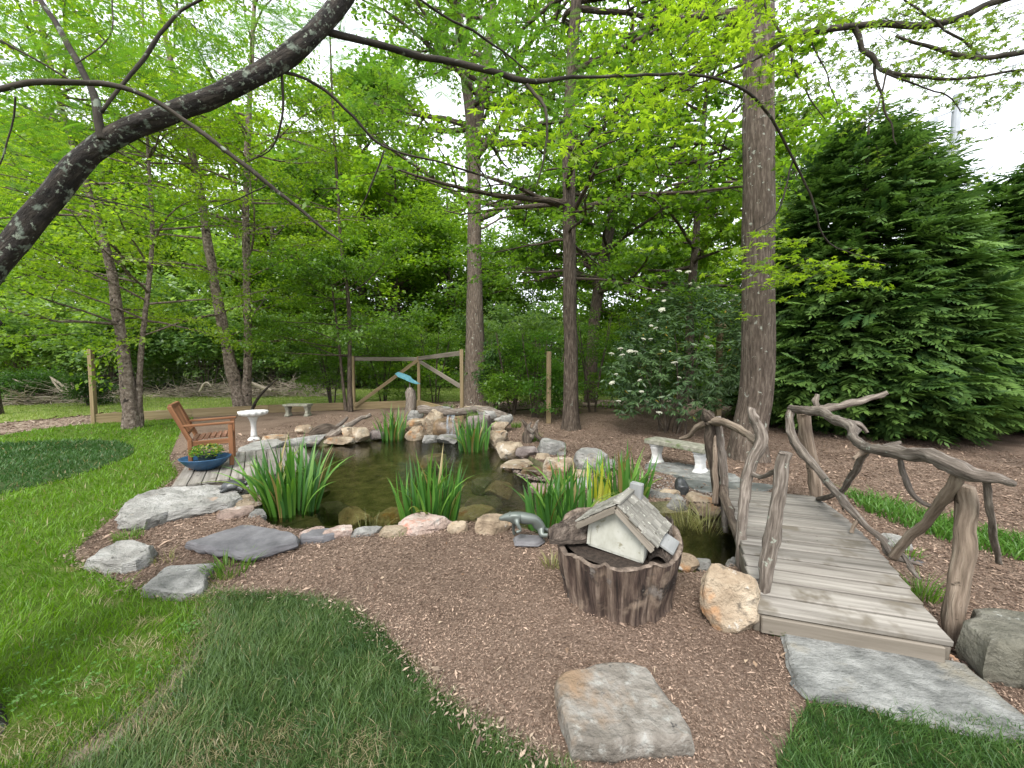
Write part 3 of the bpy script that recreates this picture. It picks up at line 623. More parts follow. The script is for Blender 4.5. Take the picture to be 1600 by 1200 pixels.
# far shore, left to right
rock(462, 664, 491, 681, 'tan', "round tan boulder alone on the mulch behind the birdbath end of the pond", -.02)
slab("stone", [(372, 700), (395, 690), (430, 684), (445, 690), (425, 699), (385, 706)], .10, .09, 'white', "flat pale stone between the deck and the birdbath", 3)
rock(412, 679, 452, 700, 'tan', "tan wedge-shaped stone at the back corner of the deck", -.08)
rock(446, 681, 507, 700, 'grey', "long low pale stone behind the tallest iris clump", -.12, .5)
rock(508, 683, 556, 698, 'tan', "thin flat tan stone at the waterline below the driftwood", -.14, .6)
rock(534, 666, 566, 690, 'tan', "upright tan block beside the driftwood logs", -.10)
rock(551, 668, 577, 692, 'tan', "smaller tan block leaning on the upright block", -.12)
rock(572, 671, 604, 688, 'purple', "dark flat stone between the tan blocks and the back iris", -.12, .6)
rock(636, 640, 662, 660, 'grey', "grey rounded stone at the top left of the waterfall", .10)
rock(634, 655, 668, 674, 'tan', "upper tan block left of the waterfall", .02)
rock(633, 666, 667, 690, 'tan', "lower tan block left of the waterfall at the water", -.15)
rock(660, 640, 694, 686, 'tan', "tall tan corner block beside the waterfall", -.12, .9, cuts=8)
rock(672, 635, 712, 652, 'grey', "pale capping stone above the tall corner block", .32, .6)
rock(676, 654, 724, 688, 'wet', "wet orange-brown stone behind the falling water", -.12, .7)
rock(660, 679, 684, 694, 'grey', "small pale stone at the foot of the corner block", -.15)
rock(682, 679, 718, 696, 'grey', "grey splash stone at the foot of the waterfall", -.16)
rock(722, 634, 762, 652, 'tan', "flat pale stone on top behind the waterfall", .28, .5)
rock(727, 648, 768, 690, 'purple', "dark stone right of the waterfall behind the iris", -.12, .6)
rock(764, 645, 802, 666, 'grey', "pale stone ledge stretching right above the waterfall", .14, .6)
rock(745, 640, 782, 656, 'grey', "thin pale stone lying on the upper ledge", .30, .6)
rock(764, 658, 796, 677, 'tan', "pale tan block stacked third from the top right of the fall", .0)
rock(761, 672, 794, 703, 'tan', "faceted orange-tan block at the water right of the fall", -.14, cuts=8)
rock(774, 690, 818, 722, 'tan', "large pale tan boulder on the right shore", -.14, sub=4)
rock(805, 698, 841, 720, 'purple', "dark purple boulder wedged between two pale ones", -.08)
rock(837, 686, 884, 716, 'grey', "pale grey lumpy boulder behind the purple one", -.06)
rock(836, 709, 862, 725, 'tan', "small tan stone in front of the pale grey boulder", -.08)
slab("stone", [(782, 727), (795, 718), (822, 716), (832, 722), (815, 729)], -.05, .06, 'tan', "white flat stone at the stream mouth", 5)
rock(784, 725, 818, 742, 'wet', "dark wet stone at the stream mouth", -.20, .7)
rock(814, 731, 853, 752, 'wet', "brown wet stone in the stream beside the ripples", -.20, .7)
rock(848, 714, 898, 764, 'tan', "tall pale yellow-tan block beside the stream", -.12, .8, cuts=8)
rock(896, 701, 950, 746, 'grey', "grey dome-shaped boulder behind the yellow iris", -.06, .8)
rock(926, 714, 962, 744, 'grey', "grey boulder touching the dome-shaped one", -.06)
rock(878, 734, 920, 760, 'tan', "brown-tan stone under the dome-shaped boulder", -.12)
rock(883, 747, 925, 780, 'grey', "grey angular stone behind the stream iris", -.14)
rock(824, 756, 878, 778, 'pink', "flat pale pink stone in the stream", -.18, .6)
rock(902, 780, 955, 815, 'tan', "tan stone just behind the roof of the birdhouse", -.16)
rock(997, 767, 1076, 806, 'grey', "large pale grey boulder behind the birdhouse", -.18, .7, cuts=9)
rock(1070, 772, 1124, 814, 'tan', "brown streaked boulder below the dark statue", -.18, .8, cuts=8)
rock(1122, 786, 1158, 838, 'purple', "dark upright stone in the shade under the bridge", -.3, .8)
rock(1028, 764, 1062, 782, 'tan', "thin tan stone on top of the large pale boulder's back", -.03, .6)
# near shore
slab("stone", [(470, 833), (487, 825), (520, 825), (527, 831), (505, 838), (470, 841)], .07, .09, 'slate', "dark grey flat stone on the front shore beside the slate slab", 7)
rock(468, 826, 508, 853, 'pink', "red-pink flat stone on the front shore beside the slate slab", -.05, .5)
rock(503, 824, 549, 853, 'pink', "pale pink flat stone second from the slate slab", -.05, .5)
rock(545, 825, 598, 851, 'grey', "low grey stone among the dry sedge on the front shore", -.06, .45)
rock(590, 822, 646, 851, 'tan', "pale yellow flat stone left of the pink mound", -.06, .5)
rock(622, 808, 712, 845, 'pink', "large pinkish grey mound-shaped stone before the front iris", -.06, .6, sub=5)
rock(698, 815, 732, 844, 'tan', "small tan stone right of the pink mound", -.06, .6)
rock(742, 806, 806, 845, 'tan', "pale cream stone behind the frog", -.06, .5)
rock(860, 828, 890, 861, 'grey', "low grey stone between the frog and the stump", -.06, .6)
# left shore
slab("stone", [(188, 792), (215, 772), (262, 760), (340, 757), (372, 766), (378, 776), (352, 785), (300, 793), (262, 800), (228, 812), (192, 812)], .105, .13, 'white', "long pale layered stone in front of the deck", 11, jit=.02, bumpy=.022,
     flare=.03)
rock(346, 777, 412, 804, 'tan', "brown-tan rounded stone under the turtle", -.06, .7)
rock(341, 796, 392, 822, 'pink', "pink and cream stone above the slate slab", -.06, .7)
rock(388, 797, 414, 824, 'grey', "small upright pale grey stone at the left waterline", -.1, .8)
rock(395, 770, 420, 786, 'grey', "thin pale stone tucked behind the left iris", -.06, .6)
slab("slate_slab", [(290, 846), (378, 820), (392, 819), (450, 829), (466, 837), (464, 845), (392, 864), (380, 865)], .095, .08, 'slate', "smooth purple-grey slate slab on the mulch by the pond", 13, jit=.012)
slab("stone", [(134, 872), (180, 845), (202, 842), (240, 852), (236, 862), (212, 876), (190, 880)], .10, .14, 'white', "rough white-grey stone standing at the lawn edge", 17, jit=.02, bumpy=.02, flare=.02)
slab("stone", [(222, 916), (258, 885), (335, 878), (326, 892), (316, 918), (286, 926)], .06, .10, 'grey', "flat blue-grey stone between the bright lawn and the mulch", 19, jit=.015, bumpy=.01)
# front and right
slab("stone_slab", [(868, 1060), (880, 1047), (930, 1036), (985, 1033), (1010, 1040), (1062, 1105), (1083, 1150), (1040, 1152), (940, 1158), (893, 1158), (876, 1100)], .095, .11, 'slab', "lichen-spotted square stone slab alone on the front mulch", 23, jit=.010, bumpy=.006, flare=.01)
slab("flagstone", [(1222, 983), (1250, 985), (1340, 1002), (1480, 1030), (1510, 1036), (1545, 1065), (1610, 1125), (1660, 1170), (1590, 1152), (1480, 1130), (1400, 1115), (1330, 1092), (1262, 1083), (1238, 1060)], .035, .05, 'flag', "large grey-green flagstone at the foot of the bridge", 29, jit=.010, bumpy=.004)
rock(1097, 889, 1199, 1004, 'tan', "big orange-tan angular boulder beside the bridge entrance", -.05, .55, cuts=7, sub=5, yaw=-.05, rough=.04)
rock(1058, 868, 1092, 900, 'tan', "cream stone between the stump and the big tan boulder", -.06, .7)
rock(1085, 874, 1112, 900, 'grey', "small grey-white stone touching the big tan boulder", -.06, .7)
rock(1136, 872, 1170, 900, 'grey', "mossy grey stone under the bridge edge at the water", -.12, .8)
slab("boulder", [(1505, 972), (1520, 948), (1640, 955), (1720, 1000), (1690, 1050), (1600, 1010), (1545, 1002)], .22, .27, 'mossy', "big flat-topped mossy boulder right of the bridge post", 31, jit=.02, bumpy=.012, flare=.03)
rock(1376, 838, 1418, 866, 'grey', "pale smooth stone right of the bridge under the fallen branch", -.04, .8)
rock(1395, 868, 1440, 888, 'slate', "dark flat stone beside the bridge's right edge", -.04, .8)
# sunk in the pond
for i, (l_, t_, r_, b_, s_, lb) in enumerate([
    (480, 768, 545, 794, 'mossy', "green-filmed stone sunk left in the pond"), (512, 776, 580, 806, 'tan', "broad orange-brown stone sunk before the near shore"), (572, 780, 628, 804, 'tan', "orange stone sunk left of the front iris"),
    (733, 733, 768, 752, 'mossy', "greenish stone sunk at the pond's right end"), (756, 738, 802, 760, 'tan', "brown oval stone sunk beside the ripples"), (733, 752, 786, 782, 'mossy', "large green stone sunk right of the front iris"),
    (698, 780, 776, 806, 'tan', "brown stone sunk close to the front iris"), (722, 762, 766, 786, 'purple', "dark stone sunk between the green and brown ones"), (650, 698, 694, 714, 'tan', "pinkish tan stone sunk below the waterfall"),
    (780, 790, 830, 812, 'mossy', "mossy stone sunk near the frog"), (440, 745, 500, 765, 'mossy', "dim green stone sunk in the pond's deep middle")]):
    f = at((l_ + r_) / 2, b_, -.2); w = (r_ - l_) / FPX * f.y; me = rock_mesh("sunken_stone", (w, w * .8, .25), 900 + i, 4, 9, .05); me.materials.append(ST[s_])
    o = bpy.data.objects.new("sunken_stone", me); link(o); o.location = (f.x, f.y + w * .4, ZW - .07 - .25); tag(o, lb, 'rock', 'stones under the pond water')

# slate paving under the near bench and behind the bridge
slab("paving_slate", [(1010, 722), (1060, 722), (1150, 741), (1165, 752), (1105, 752), (1040, 738), (1008, 730)], .03, .04, 'flag', "pale grey slate paving under the white-legged bench", 41, jit=.008)
slab("paving_slate", [(1048, 740), (1105, 752), (1180, 754), (1225, 760), (1150, 775), (1085, 764)], .025, .04, 'darkflag', "dark slate paving at the far end of the bridge", 43, jit=.008)

# gravel and fallen leaves by the bridge front, pebbles by the turtle
def pebbles(name, poly_px, z, n, size, cols, label, seed):
    rng = np.random.default_rng(seed); P = px2(poly_px, z); A = np.array(P)
    p = rng.uniform(A.min(0), A.max(0), (n * 3, 2)); p = p[in_poly(p[:, 0], p[:, 1], P)][:n]; N = len(p)
    t = (1 + 5 ** .5) / 2
    iv = unit(np.array([(-1, t, 0), (1, t, 0), (-1, -t, 0), (1, -t, 0), (0, -1, t), (0, 1, t), (0, -1, -t), (0, 1, -t), (t, 0, -1), (t, 0, 1), (-t, 0, -1), (-t, 0, 1)], dtype=float))
    fi = np.array([(0, 11, 5), (0, 5, 1), (0, 1, 7), (0, 7, 10), (0, 10, 11), (1, 5, 9), (5, 11, 4), (11, 10, 2), (10, 7, 6), (7, 1, 8), (3, 9, 4), (3, 4, 2), (3, 2, 6), (3, 6, 8), (3, 8, 9), (4, 9, 5), (2, 4, 11), (6, 2, 10), (8, 6, 7), (9, 8, 1)])
    s = size * rng.uniform(.5, 1.4, (N, 1, 1)) * rng.uniform(.6, 1.2, (N, 1, 3)); s[:, :, 2] *= .6
    v = iv[None] * s * rng.uniform(.8, 1.2, (N, 12, 1)); v[:, :, :2] += p[:, None]; v[:, :, 2] += z + size * .25
    F = (fi[None] + (np.arange(N) * 12)[:, None, None]).reshape(-1, 3)
    c = np.array(cols)[rng.integers(0, len(cols), N)] * rng.uniform(.7, 1.25, (N, 1))
    return tag(np_mesh(name, v.reshape(-1, 3), F.ravel(), np.arange(len(F)) * 3, np.full(len(F), 3), CHIP, np.repeat(c, 12, axis=0), None, True), label, 'gravel', kind='stuff')
pebbles("gravel", [(1205, 968), (1240, 975), (1330, 993), (1480, 1020), (1515, 1030), (1505, 1040), (1470, 1032), (1340, 1008), (1225, 985)], .012, 420, .012, [(.20, .15, .12), (.28, .25, .22), (.12, .085, .07), (.33, .21, .14)], "small mixed gravel between the flagstone and the bridge", 51)
pebbles("gravel", [(330, 772), (350, 760), (410, 752), (425, 765), (395, 785), (345, 785)], .03, 700, .016, [(.26, .25, .23), (.35, .33, .30), (.18, .165, .15)], "grey gravel in front of the deck around the turtle", 52)
pebbles("gravel", [(1000, 768), (1010, 745), (1060, 742), (1130, 765), (1150, 790), (1070, 785)], .01, 900, .014, [(.10, .075, .06), (.16, .13, .11), (.24, .22, .2)], "dark wet gravel around the dark statue", 53)
pebbles("gravel", [(800, 735), (835, 722), (850, 735), (850, 752), (815, 748)], ZW, 350, .022, [(.16, .13, .11), (.22, .18, .15), (.10, .08, .07)], "brown gravel in the stream bed", 54)

# ------------------------------------------------------------------ irises: every blade a part
def blade_mesh(name, col, bend, fold, seed, wid=.026):
    rng = random.Random(seed); N = 8; vs_, fs, cs = [], [], []
    for i in range(N + 1):
        t = i / N; w = wid * (.62 + .75 * math.sin(math.pi * min(1, t * .85 + .12))) * (1 - t ** 3.2) * .5
        b = bend * t ** 2.4; drop = abs(bend) * .35 * t ** 4 if abs(bend) > .35 else 0
        for k in (-1, 0, 1): vs_.append((k * w, b + (0 if k else -w * fold), t - drop)); cs.append([c * (.92 + .16 * t) for c in col])
    for i in range(N):
        for k in range(2): fs.append((i * 3 + k, i * 3 + k + 1, (i + 1) * 3 + k + 1, (i + 1) * 3 + k))
    me = bpy.data.meshes.new(name); me.from_pydata(vs_, [], fs)
    a = me.color_attributes.new('col', 'FLOAT_COLOR', 'POINT'); c4 = np.ones((len(vs_), 4), dtype=np.float32); c4[:, :3] = np.array(cs); a.data.foreach_set('color', c4.ravel())
    me.materials.append(WAXY); me.polygons.foreach_set('use_smooth', [True] * len(me.polygons)); return me
greens = [(.060, .17, .022), (.085, .22, .028), (.045, .135, .026), (.13, .27, .04), (.065, .18, .035)]
BL = [blade_mesh("leaf", greens[i % 5], [.02, .08, .16, .26, .4, .05, .12, .2, .5, .1][i], .5, i) for i in range(10)]
BL += [blade_mesh("leaf", (.26, .20, .07), .3, .5, 21), blade_mesh("leaf", (.16, .22, .04), .6, .5, 22)]
BY = [blade_mesh("leaf", [(.42, .44, .035), (.50, .48, .08), (.36, .42, .04)][i], [.04, .12, .2][i], .5, 40 + i) for i in range(3)]
def iris(u, v, z, rad, hgt, n, label, seed, pool=BL, lean=1.0, name="iris_clump", wid=1.0):
    rng = random.Random(seed); c = at(u, v, z); e = empty(name, c, 0, label, 'iris', 'sword-leaved iris clumps in the pond')
    for i in range(n):
        o = bpy.data.objects.new("leaf", pool[rng.randrange(len(pool))]); link(o, e)
        a = rng.uniform(0, 2 * math.pi); q = rad * math.sqrt(rng.random()); ln = lean * (q / rad) * rng.uniform(.05, .34)
        o.location = (q * math.cos(a), q * math.sin(a) * .8, -.05)
        out_ = Vector((math.cos(a) * ln, math.sin(a) * ln, 1)).normalized()
        rot = out_.to_track_quat('Z', 'Y').to_matrix() @ Matrix.Rotation(a - math.pi / 2 + rng.uniform(-.9, .9), 3, 'Z')
        o.rotation_euler = rot.to_euler(); h = hgt * rng.uniform(.62, 1.08) * (1 - .2 * (q / rad))
        o.scale = (rng.uniform(.85, 1.25) * wid, h, h)
    return e
iris(455, 797, ZW, .30, 1.01, 112, "tall iris clump standing nearest to the deck", 1, wid=1.2)
iris(612, 686, ZW, .26, 0.88, 66, "iris clump at the back left of the waterfall", 2, lean=.7, wid=1.25)
iris(740, 703, ZW, .28, 0.88, 72, "iris clump in front of the waterfall", 3, wid=1.2)
iris(672, 818, ZW, .30, 0.90, 104, "wide iris clump just behind the pinkish front stone", 4, lean=1.0, wid=1.15)
iris(852, 826, ZW, .18, 0.76, 42, "iris clump behind the frog's hind legs", 5, lean=1.2, wid=1.2)
iris(890, 826, ZW, .22, 0.95, 43, "iris clump with tall centre blades left of the birdhouse", 6, lean=.9, wid=1.2)
iris(972, 782, -.02, .26, 0.77, 66, "iris clump behind the birdhouse chimney", 7, wid=1.2)
iris(936, 786, -.02, .12, 0.66, 18, "yellow-leaved iris clump beside the dome-shaped boulder", 8, pool=BY, wid=1.15)
iris(880, 762, -.10, .10, 0.57, 17, "thin iris clump in front of the tall yellow-tan block", 9, lean=1.1)

def tuft(u, v, z, rad, hgt, n, cols, label, seed, w=.006, spread=.7):
    rng = np.random.default_rng(seed); c = at(u, v, z); a = rng.uniform(0, 2 * np.pi, n); q = rad * np.sqrt(rng.uniform(0, 1, n))
    p = np.stack([c.x + q * np.cos(a), c.y + q * np.sin(a), np.full(n, c.z - .01)], 1); h = hgt * rng.uniform(.5, 1.1, n)
    ln = np.stack([np.cos(a), np.sin(a), np.zeros(n)], 1) * (h * spread * rng.uniform(.2, 1.2, n))[:, None] + rng.normal(0, .12, (n, 3)) * h[:, None]; ln[:, 2] = -np.abs(ln[:, 2])
    t = rng.uniform(0, 1, (n, 1)); col = np.array(cols[0]) * (1 - t) + np.array(cols[1]) * t
    return tag(blade_object("grass_tuft", p, h, ln, w, col, GRASS), label, 'grass tuft', 'small grass tufts around the pond')
G1 = [(.07, .16, .02), (.15, .26, .035)]; G2 = [(.15, .17, .05), (.33, .31, .13)]; G3 = [(.05, .12, .02), (.11, .20, .04)]
tuft(200, 842, 0, .10, .12, 130, G1, "bright grass tuft above the rough white-grey stone", 1)
tuft(258, 880, 0, .07, .13, 26, G2, "sparse pale sprouts between two flat stones", 2)
tuft(358, 893, 0, .14, .15, 120, G1, "bright sprouting tuft beside the flat blue-grey stone", 3, w=.009)
tuft(340, 908, 0, .10, .07, 60, G2, "low dry tuft at the foot of the flat blue-grey stone", 31)
tuft(862, 886, 0, .06, .14, 50, G2, "yellowish tuft at the left foot of the stump", 4)
tuft(575, 838, ZW, .16, .26, 50, G2, "dry sedge tuft on the front shore", 5, w=.004, spread=1.0)
tuft(618, 838, -.02, .10, .12, 60, G1, "low green tuft on the front shore stones", 6)
tuft(1072, 822, ZW, .14, .30, 80, G2, "sedge tuft at the foot of the large pale boulder", 7, spread=1.0)
tuft(1105, 828, ZW, .16, .28, 90, G2, "sedge tuft in the water below the brown boulder", 8, spread=1.2)
tuft(806, 668, 0, .12, .22, 60, G1, "green tuft on the mulch right of the waterfall", 9, w=.012)
tuft(832, 690, 0, .12, .28, 60, G1, "green tuft beside the driftwood root", 91, w=.010)
for i, (u, v) in enumerate([(668, 646), (690, 643), (703, 641), (740, 652), (755, 650), (770, 645)]):
    tuft(u, v, .34, .11, .26, 40, G1, ["leftmost green tuft above the waterfall", "second green tuft from the left above the waterfall", "third green tuft above the waterfall", "green tuft above the front edge of the upper log",
         "green tuft beside the upper log's right end", "rightmost green tuft above the waterfall"][i], 60 + i, w=.014)
tuft(1440, 935, 0, .09, .2, 110, G1, "bright tuft squeezed between bridge and thick post", 11, w=.007)
tuft(1418, 872, 0, .07, .15, 50, G1, "small tuft under the fallen branch by the bridge", 12, w=.007)
tuft(1210, 985, .01, .05, .06, 30, G1, "tiny weed beside the foot of the straight bridge post", 13, w=.02)
tuft(895, 745, -.08, .08, .10, 40, G2, "tiny dry tuft on the brown-tan stone", 15)
# strip of lily-turf behind the bridge
rng = np.random.default_rng(77); strip = px2([(1318, 772), (1400, 790), (1500, 822), (1620, 855), (1640, 888), (1520, 860), (1420, 828), (1350, 800)])
p = scatter(strip, lambda d: np.full(np.shape(d), 1700.0), rng); N = len(p); h = rng.uniform(.08, .17, N); ln = rng.normal(0, .5, (N, 3)) * h[:, None]; ln[:, 2] = 0
t = rng.uniform(0, 1, (N, 1)); tag(blade_object("ground_cover", np.column_stack([p, np.zeros(N)]), h, ln, .012, np.array((.055, .15, .02)) * (1 - t) + np.array((.12, .25, .04)) * t, GRASS), "bright green strip of grassy ground cover beyond the bridge rail", 'ground cover', kind='stuff')
# ------------------------------------------------------------------ timber and garden things
def OFFAX(u): return 1 / math.sqrt(1 + ((u - 800) / FPX) ** 2)      # a round thing looks wider away from the lens axis
def path3(pts, it=2):
    """smooth [(u, v, y, r_px)] into world points and radii"""
    P = [(atd(u, v, y), r / FPX * y * OFFAX(u)) for u, v, y, r in pts]
    for _ in range(it):
        o = [P[0]]
        for (a, ra), (b, rb) in zip(P[:-1], P[1:]): o += [(a.lerp(b, .25), ra * .75 + rb * .25), (a.lerp(b, .75), ra * .25 + rb * .75)]
        P = o + [P[-1]]
    return [p for p, _ in P], [r for _, r in P]
def limb(name, pts, mat, parent, seed=0, n=12, rough=.16, origin=None, jag=0.0, it=2, wig=0.0, knots=0):
    P, R = path3(pts, it); o3 = Vector(origin) if origin is not None else Vector()
    m = MB(); m.tube(knots=knots, pts=[p - o3 + Vector((noise.noise(p * 7), noise.noise(p * 7 + Vector((9, 0, 0))), noise.noise(p * 7 + Vector((0, 9, 0))))) * wig for p in P], rad=R, n=n, cap=True, rough=rough, seed=seed, jag=jag)
    return m.build(name, mat, parent, smooth=True)

# arched plank bridge with branch rails
BS, BE, BW = Vector((1.87, 2.06, 0)), Vector((2.88, 4.28, 0)), .90
br = empty("plank_bridge", BS, 0, "arched grey plank footbridge with rough branch railings", 'bridge')
ax = (BE - BS).normalized(); pd = Vector((.952, -.305, 0)).normalized(); LB = (BE - BS).length; NP = 17
def arch(t): return .15 + .11 * math.sin(math.pi * min(1, max(0, t)) ) 
plank_me = None
for i in range(NP):
    t = (i + .5) / NP; c = ax * (t * LB); sl = math.atan2(arch((i + 1) / NP) - arch(i / NP), LB / NP)
    nrm = (ax * math.cos(sl) + Vector((0, 0, math.sin(sl)))); nrm = (nrm - pd * nrm.dot(pd)).normalized(); up = pd.cross(nrm)
    if plank_me is None:
        m = MB(); m.box((0, 0, 0), (BW, LB / NP * .955 - .011, .036)); o = m.build("plank", PLANK, br); plank_me = o.data
    else:
        o = bpy.data.objects.new("plank", plank_me); link(o, br)
    o.matrix_local = Matrix.Translation(c + Vector((0, 0, arch(t) - .018))) @ Matrix((pd, nrm, up)).transposed().to_4x4()
m = MB(); m.bar(pd * -.42 + Vector((0, 0, .06)), pd * .42 + Vector((0, 0, .065)), .035, .10); m.build("riser", TIMBER_GREY, br, loc=ax * .015)
for s_, nm in ((-.43, "stringer"), (.43, "stringer")):
    m = MB()
    for i in range(12):
        a, b = i / 12, (i + 1) / 12
        m.bar(ax * (LB * a + .03) + pd * s_ + Vector((0, 0, arch(a) - .1)), ax * (LB * b + .03) + pd * s_ + Vector((0, 0, arch(b) - .1)), .045, .12)
    m.build(nm, TIMBER_GREY, br)
def rail(nm, pts, mat=DRIFT, seed=0, **k): return limb(nm, [(u, v, y, r * .82) for u, v, y, r in pts], mat, br, seed, origin=BS, **dict(dict(rough=.3, wig=.012, knots=4), **k))
# right side
rail("railing_post", [(1492, 1018, 2.13, 21), (1490, 985, 2.13, 24), (1494, 940, 2.13, 25), (1503, 880, 2.14, 24), (1510, 820, 2.15, 24), (1506, 765, 2.15, 25), (1506, 757, 2.15, 23)], DRIFT_PALE, 3, n=18, rough=.22)
rail("handrail", [(1588, 760, 1.92, 8), (1560, 748, 1.95, 17), (1520, 742, 2.02, 22), (1490, 728, 2.08, 25), (1455, 716, 2.2, 21), (1410, 708, 2.4, 17), (1370, 705, 2.6, 14), (1345, 698, 2.8, 12), (1334, 682, 3.0, 11), (1330, 668, 3.2, 11), (1305, 655, 3.5, 11), (1285, 645, 3.8, 10),
                  (1262, 640, 4.0, 11), (1232, 638, 4.25, 7)], DRIFT, 5, n=16, rough=.3, wig=.02)
rail("handrail_branch", [(1268, 640, 4.0, 9), (1300, 638, 3.95, 9), (1340, 628, 3.9, 8), (1365, 620, 3.9, 7), (1388, 613, 3.85, 5)], DRIFT, 6)
rail("handrail_stub", [(1276, 640, 4.0, 6), (1273, 628, 4.0, 5), (1278, 616, 4.0, 5)], DRIFT, 7)
rail("handrail_stub", [(1325, 660, 3.3, 7), (1340, 662, 3.3, 5), (1356, 676, 3.25, 3)], DRIFT, 8)
rail("handrail_stub", [(1370, 702, 2.65, 8), (1385, 698, 2.7, 7), (1404, 692, 2.7, 6)], DRIFT, 9)
rail("handrail_stub", [(1352, 702, 2.75, 8), (1342, 710, 2.75, 6), (1332, 716, 2.75, 3)], DRIFT_PALE, 91, jag=.01)
rail("railing_post", [(1276, 776, 4.25, 13), (1268, 720, 4.25, 13), (1256, 650, 4.25, 12), (1254, 644, 4.25, 11)], DRIFT_PALE, 10, n=14)
rail("railing_brace", [(1234, 642, 4.22, 8), (1233, 672, 4.1, 9), (1246, 700, 3.9, 10), (1272, 728, 3.6, 9), (1310, 772, 3.2, 9), (1350, 820, 2.9, 8), (1380, 845, 2.75, 8), (1395, 866, 2.65, 7)], DRIFT, 11, wig=.015)
rail("railing_brace", [(1380, 846, 2.75, 6), (1388, 868, 2.7, 8), (1430, 880, 2.6, 5), (1442, 884, 2.58, 2)], DRIFT, 12)
rail("railing_brace", [(1392, 870, 2.6, 9), (1430, 830, 2.45, 11), (1470, 788, 2.25, 13), (1492, 758, 2.12, 14), (1496, 740, 2.1, 14)], DRIFT_PALE, 13, n=14)
rail("railing_brace", [(1352, 704, 2.78, 9), (1345, 722, 2.9, 8), (1325, 755, 3.1, 7), (1308, 772, 3.3, 6), (1278, 780, 3.9, 5)], DRIFT, 14)
rail("railing_brace", [(1406, 716, 2.42, 6), (1412, 745, 2.42, 7), (1430, 778, 2.38, 6), (1450, 790, 2.34, 6), (1470, 792, 2.3, 5)], DRIFT, 15)
rail("railing_brace", [(1543, 748, 1.98, 9), (1545, 795, 2.05, 9), (1553, 840, 2.15, 8), (1562, 880, 2.25, 7)], DRIFT, 16)
rail("twig", [(1310, 776, 3.2, 3), (1318, 800, 3.15, 2)], DRIFT_PALE, 17); rail("twig", [(1346, 808, 2.95, 5), (1334, 822, 2.95, 4), (1330, 832, 2.95, 4)], DRIFT_PALE, 18)
rail("fallen_branch", [(1405, 862, 2.62, 5), (1420, 878, 2.5, 6), (1432, 900, 2.4, 5), (1440, 905, 2.38, 3)], DRIFT, 19)
# left side
rail("railing_post", [(1190, 975, 2.34, 11), (1193, 930, 2.34, 13), (1204, 860, 2.35, 16), (1206, 846, 2.35, 18), (1212, 800, 2.36, 14), (1219, 750, 2.37, 14), (1226, 711, 2.37, 14), (1226, 708, 2.37, 13)], DRIFT, 20, n=16, rough=.2)
rail("railing_post", [(1162, 905, 2.9, 10), (1156, 868, 2.9, 11), (1160, 810, 2.95, 10), (1166, 755, 3.0, 11), (1176, 715, 3.0, 12), (1190, 692, 3.0, 13), (1186, 672, 3.0, 11), (1176, 655, 3.0, 10), (1175, 642, 3.0, 9), (1176, 638, 3.0, 7)], DRIFT, 21, n=14, rough=.22)
rail("railing_brace", [(1172, 738, 3.0, 6), (1185, 746, 2.9, 5), (1205, 742, 2.7, 5), (1222, 730, 2.45, 6)], DRIFT, 22)
rail("railing_post", [(1122, 790, 3.9, 7), (1118, 750, 3.9, 9), (1112, 710, 3.9, 10), (1106, 690, 3.9, 9), (1112, 668, 3.9, 11), (1108, 655, 3.9, 12), (1104, 642, 3.9, 8)], BARK_BROWN, 23, n=14, rough=.3)
rail("railing_post", [(1134, 832, 3.7, 5), (1132, 780, 3.8, 8), (1131, 745, 3.8, 9), (1127, 705, 3.85, 8), (1124, 672, 3.85, 7), (1122, 652, 3.85, 5)], DRIFT, 24, n=12)
rail("railing_strip", [(1117, 786, 3.75, 6), (1118, 740, 3.75, 6), (1116, 700, 3.75, 4), (1117, 680, 3.75, 2)], DRIFT_PALE, 25, n=8)
rail("handrail", [(1192, 694, 3.0, 5), (1176, 686, 3.1, 8), (1165, 675, 3.25, 8), (1140, 663, 3.55, 8), (1118, 656, 3.8, 9), (1098, 661, 3.95, 6), (1076, 682, 4.2, 5), (1062, 685, 4.3, 2)], DRIFT_PALE, 26, n=14)
rail("handrail_stub", [(1112, 656, 3.85, 12), (1106, 648, 3.85, 9), (1100, 640, 3.85, 3)], BARK_BROWN, 27, jag=.015)
rail("edge_board", [(1128, 762, 3.75, 8), (1140, 800, 3.4, 9), (1150, 830, 3.1, 9), (1172, 880, 2.7, 10)], BARK_BROWN, 28, n=8)

# deck of grey boards
DO = at(269, 759, .12); da, db = Vector((-.555, .832, 0)), Vector((.832, .555, 0))
dk = empty("deck", (DO.x, DO.y, 0), 0, "low deck of weathered grey boards under the wooden chair", 'deck'); pm = None
for i in range(11):
    if pm is None: m = MB(); m.box((0, 0, 0), (1.75, .132, .035)); o = m.build("plank", PLANK, dk); pm = o.data
    else: o = bpy.data.objects.new("plank", pm); link(o, dk)
    o.matrix_local = Matrix.Translation(da * .86 + db * (.068 + .142 * i) + Vector((0, 0, .12 - .0175))) @ Matrix((da, -db, Vector((0, 0, 1)))).transposed().to_4x4()
m = MB(); m.bar(db * .0 + da * .03 + Vector((0, 0, .045)), db * 1.56 + da * .03 + Vector((0, 0, .045)), .04, .11); m.build("fascia", TIMBER_GREY, dk)
m = MB(); m.bar(da * .06 + Vector((0, 0, .045)), da * 1.7 + Vector((0, 0, .045)), .04, .11); m.build("side_board", TIMBER_GREY, dk)

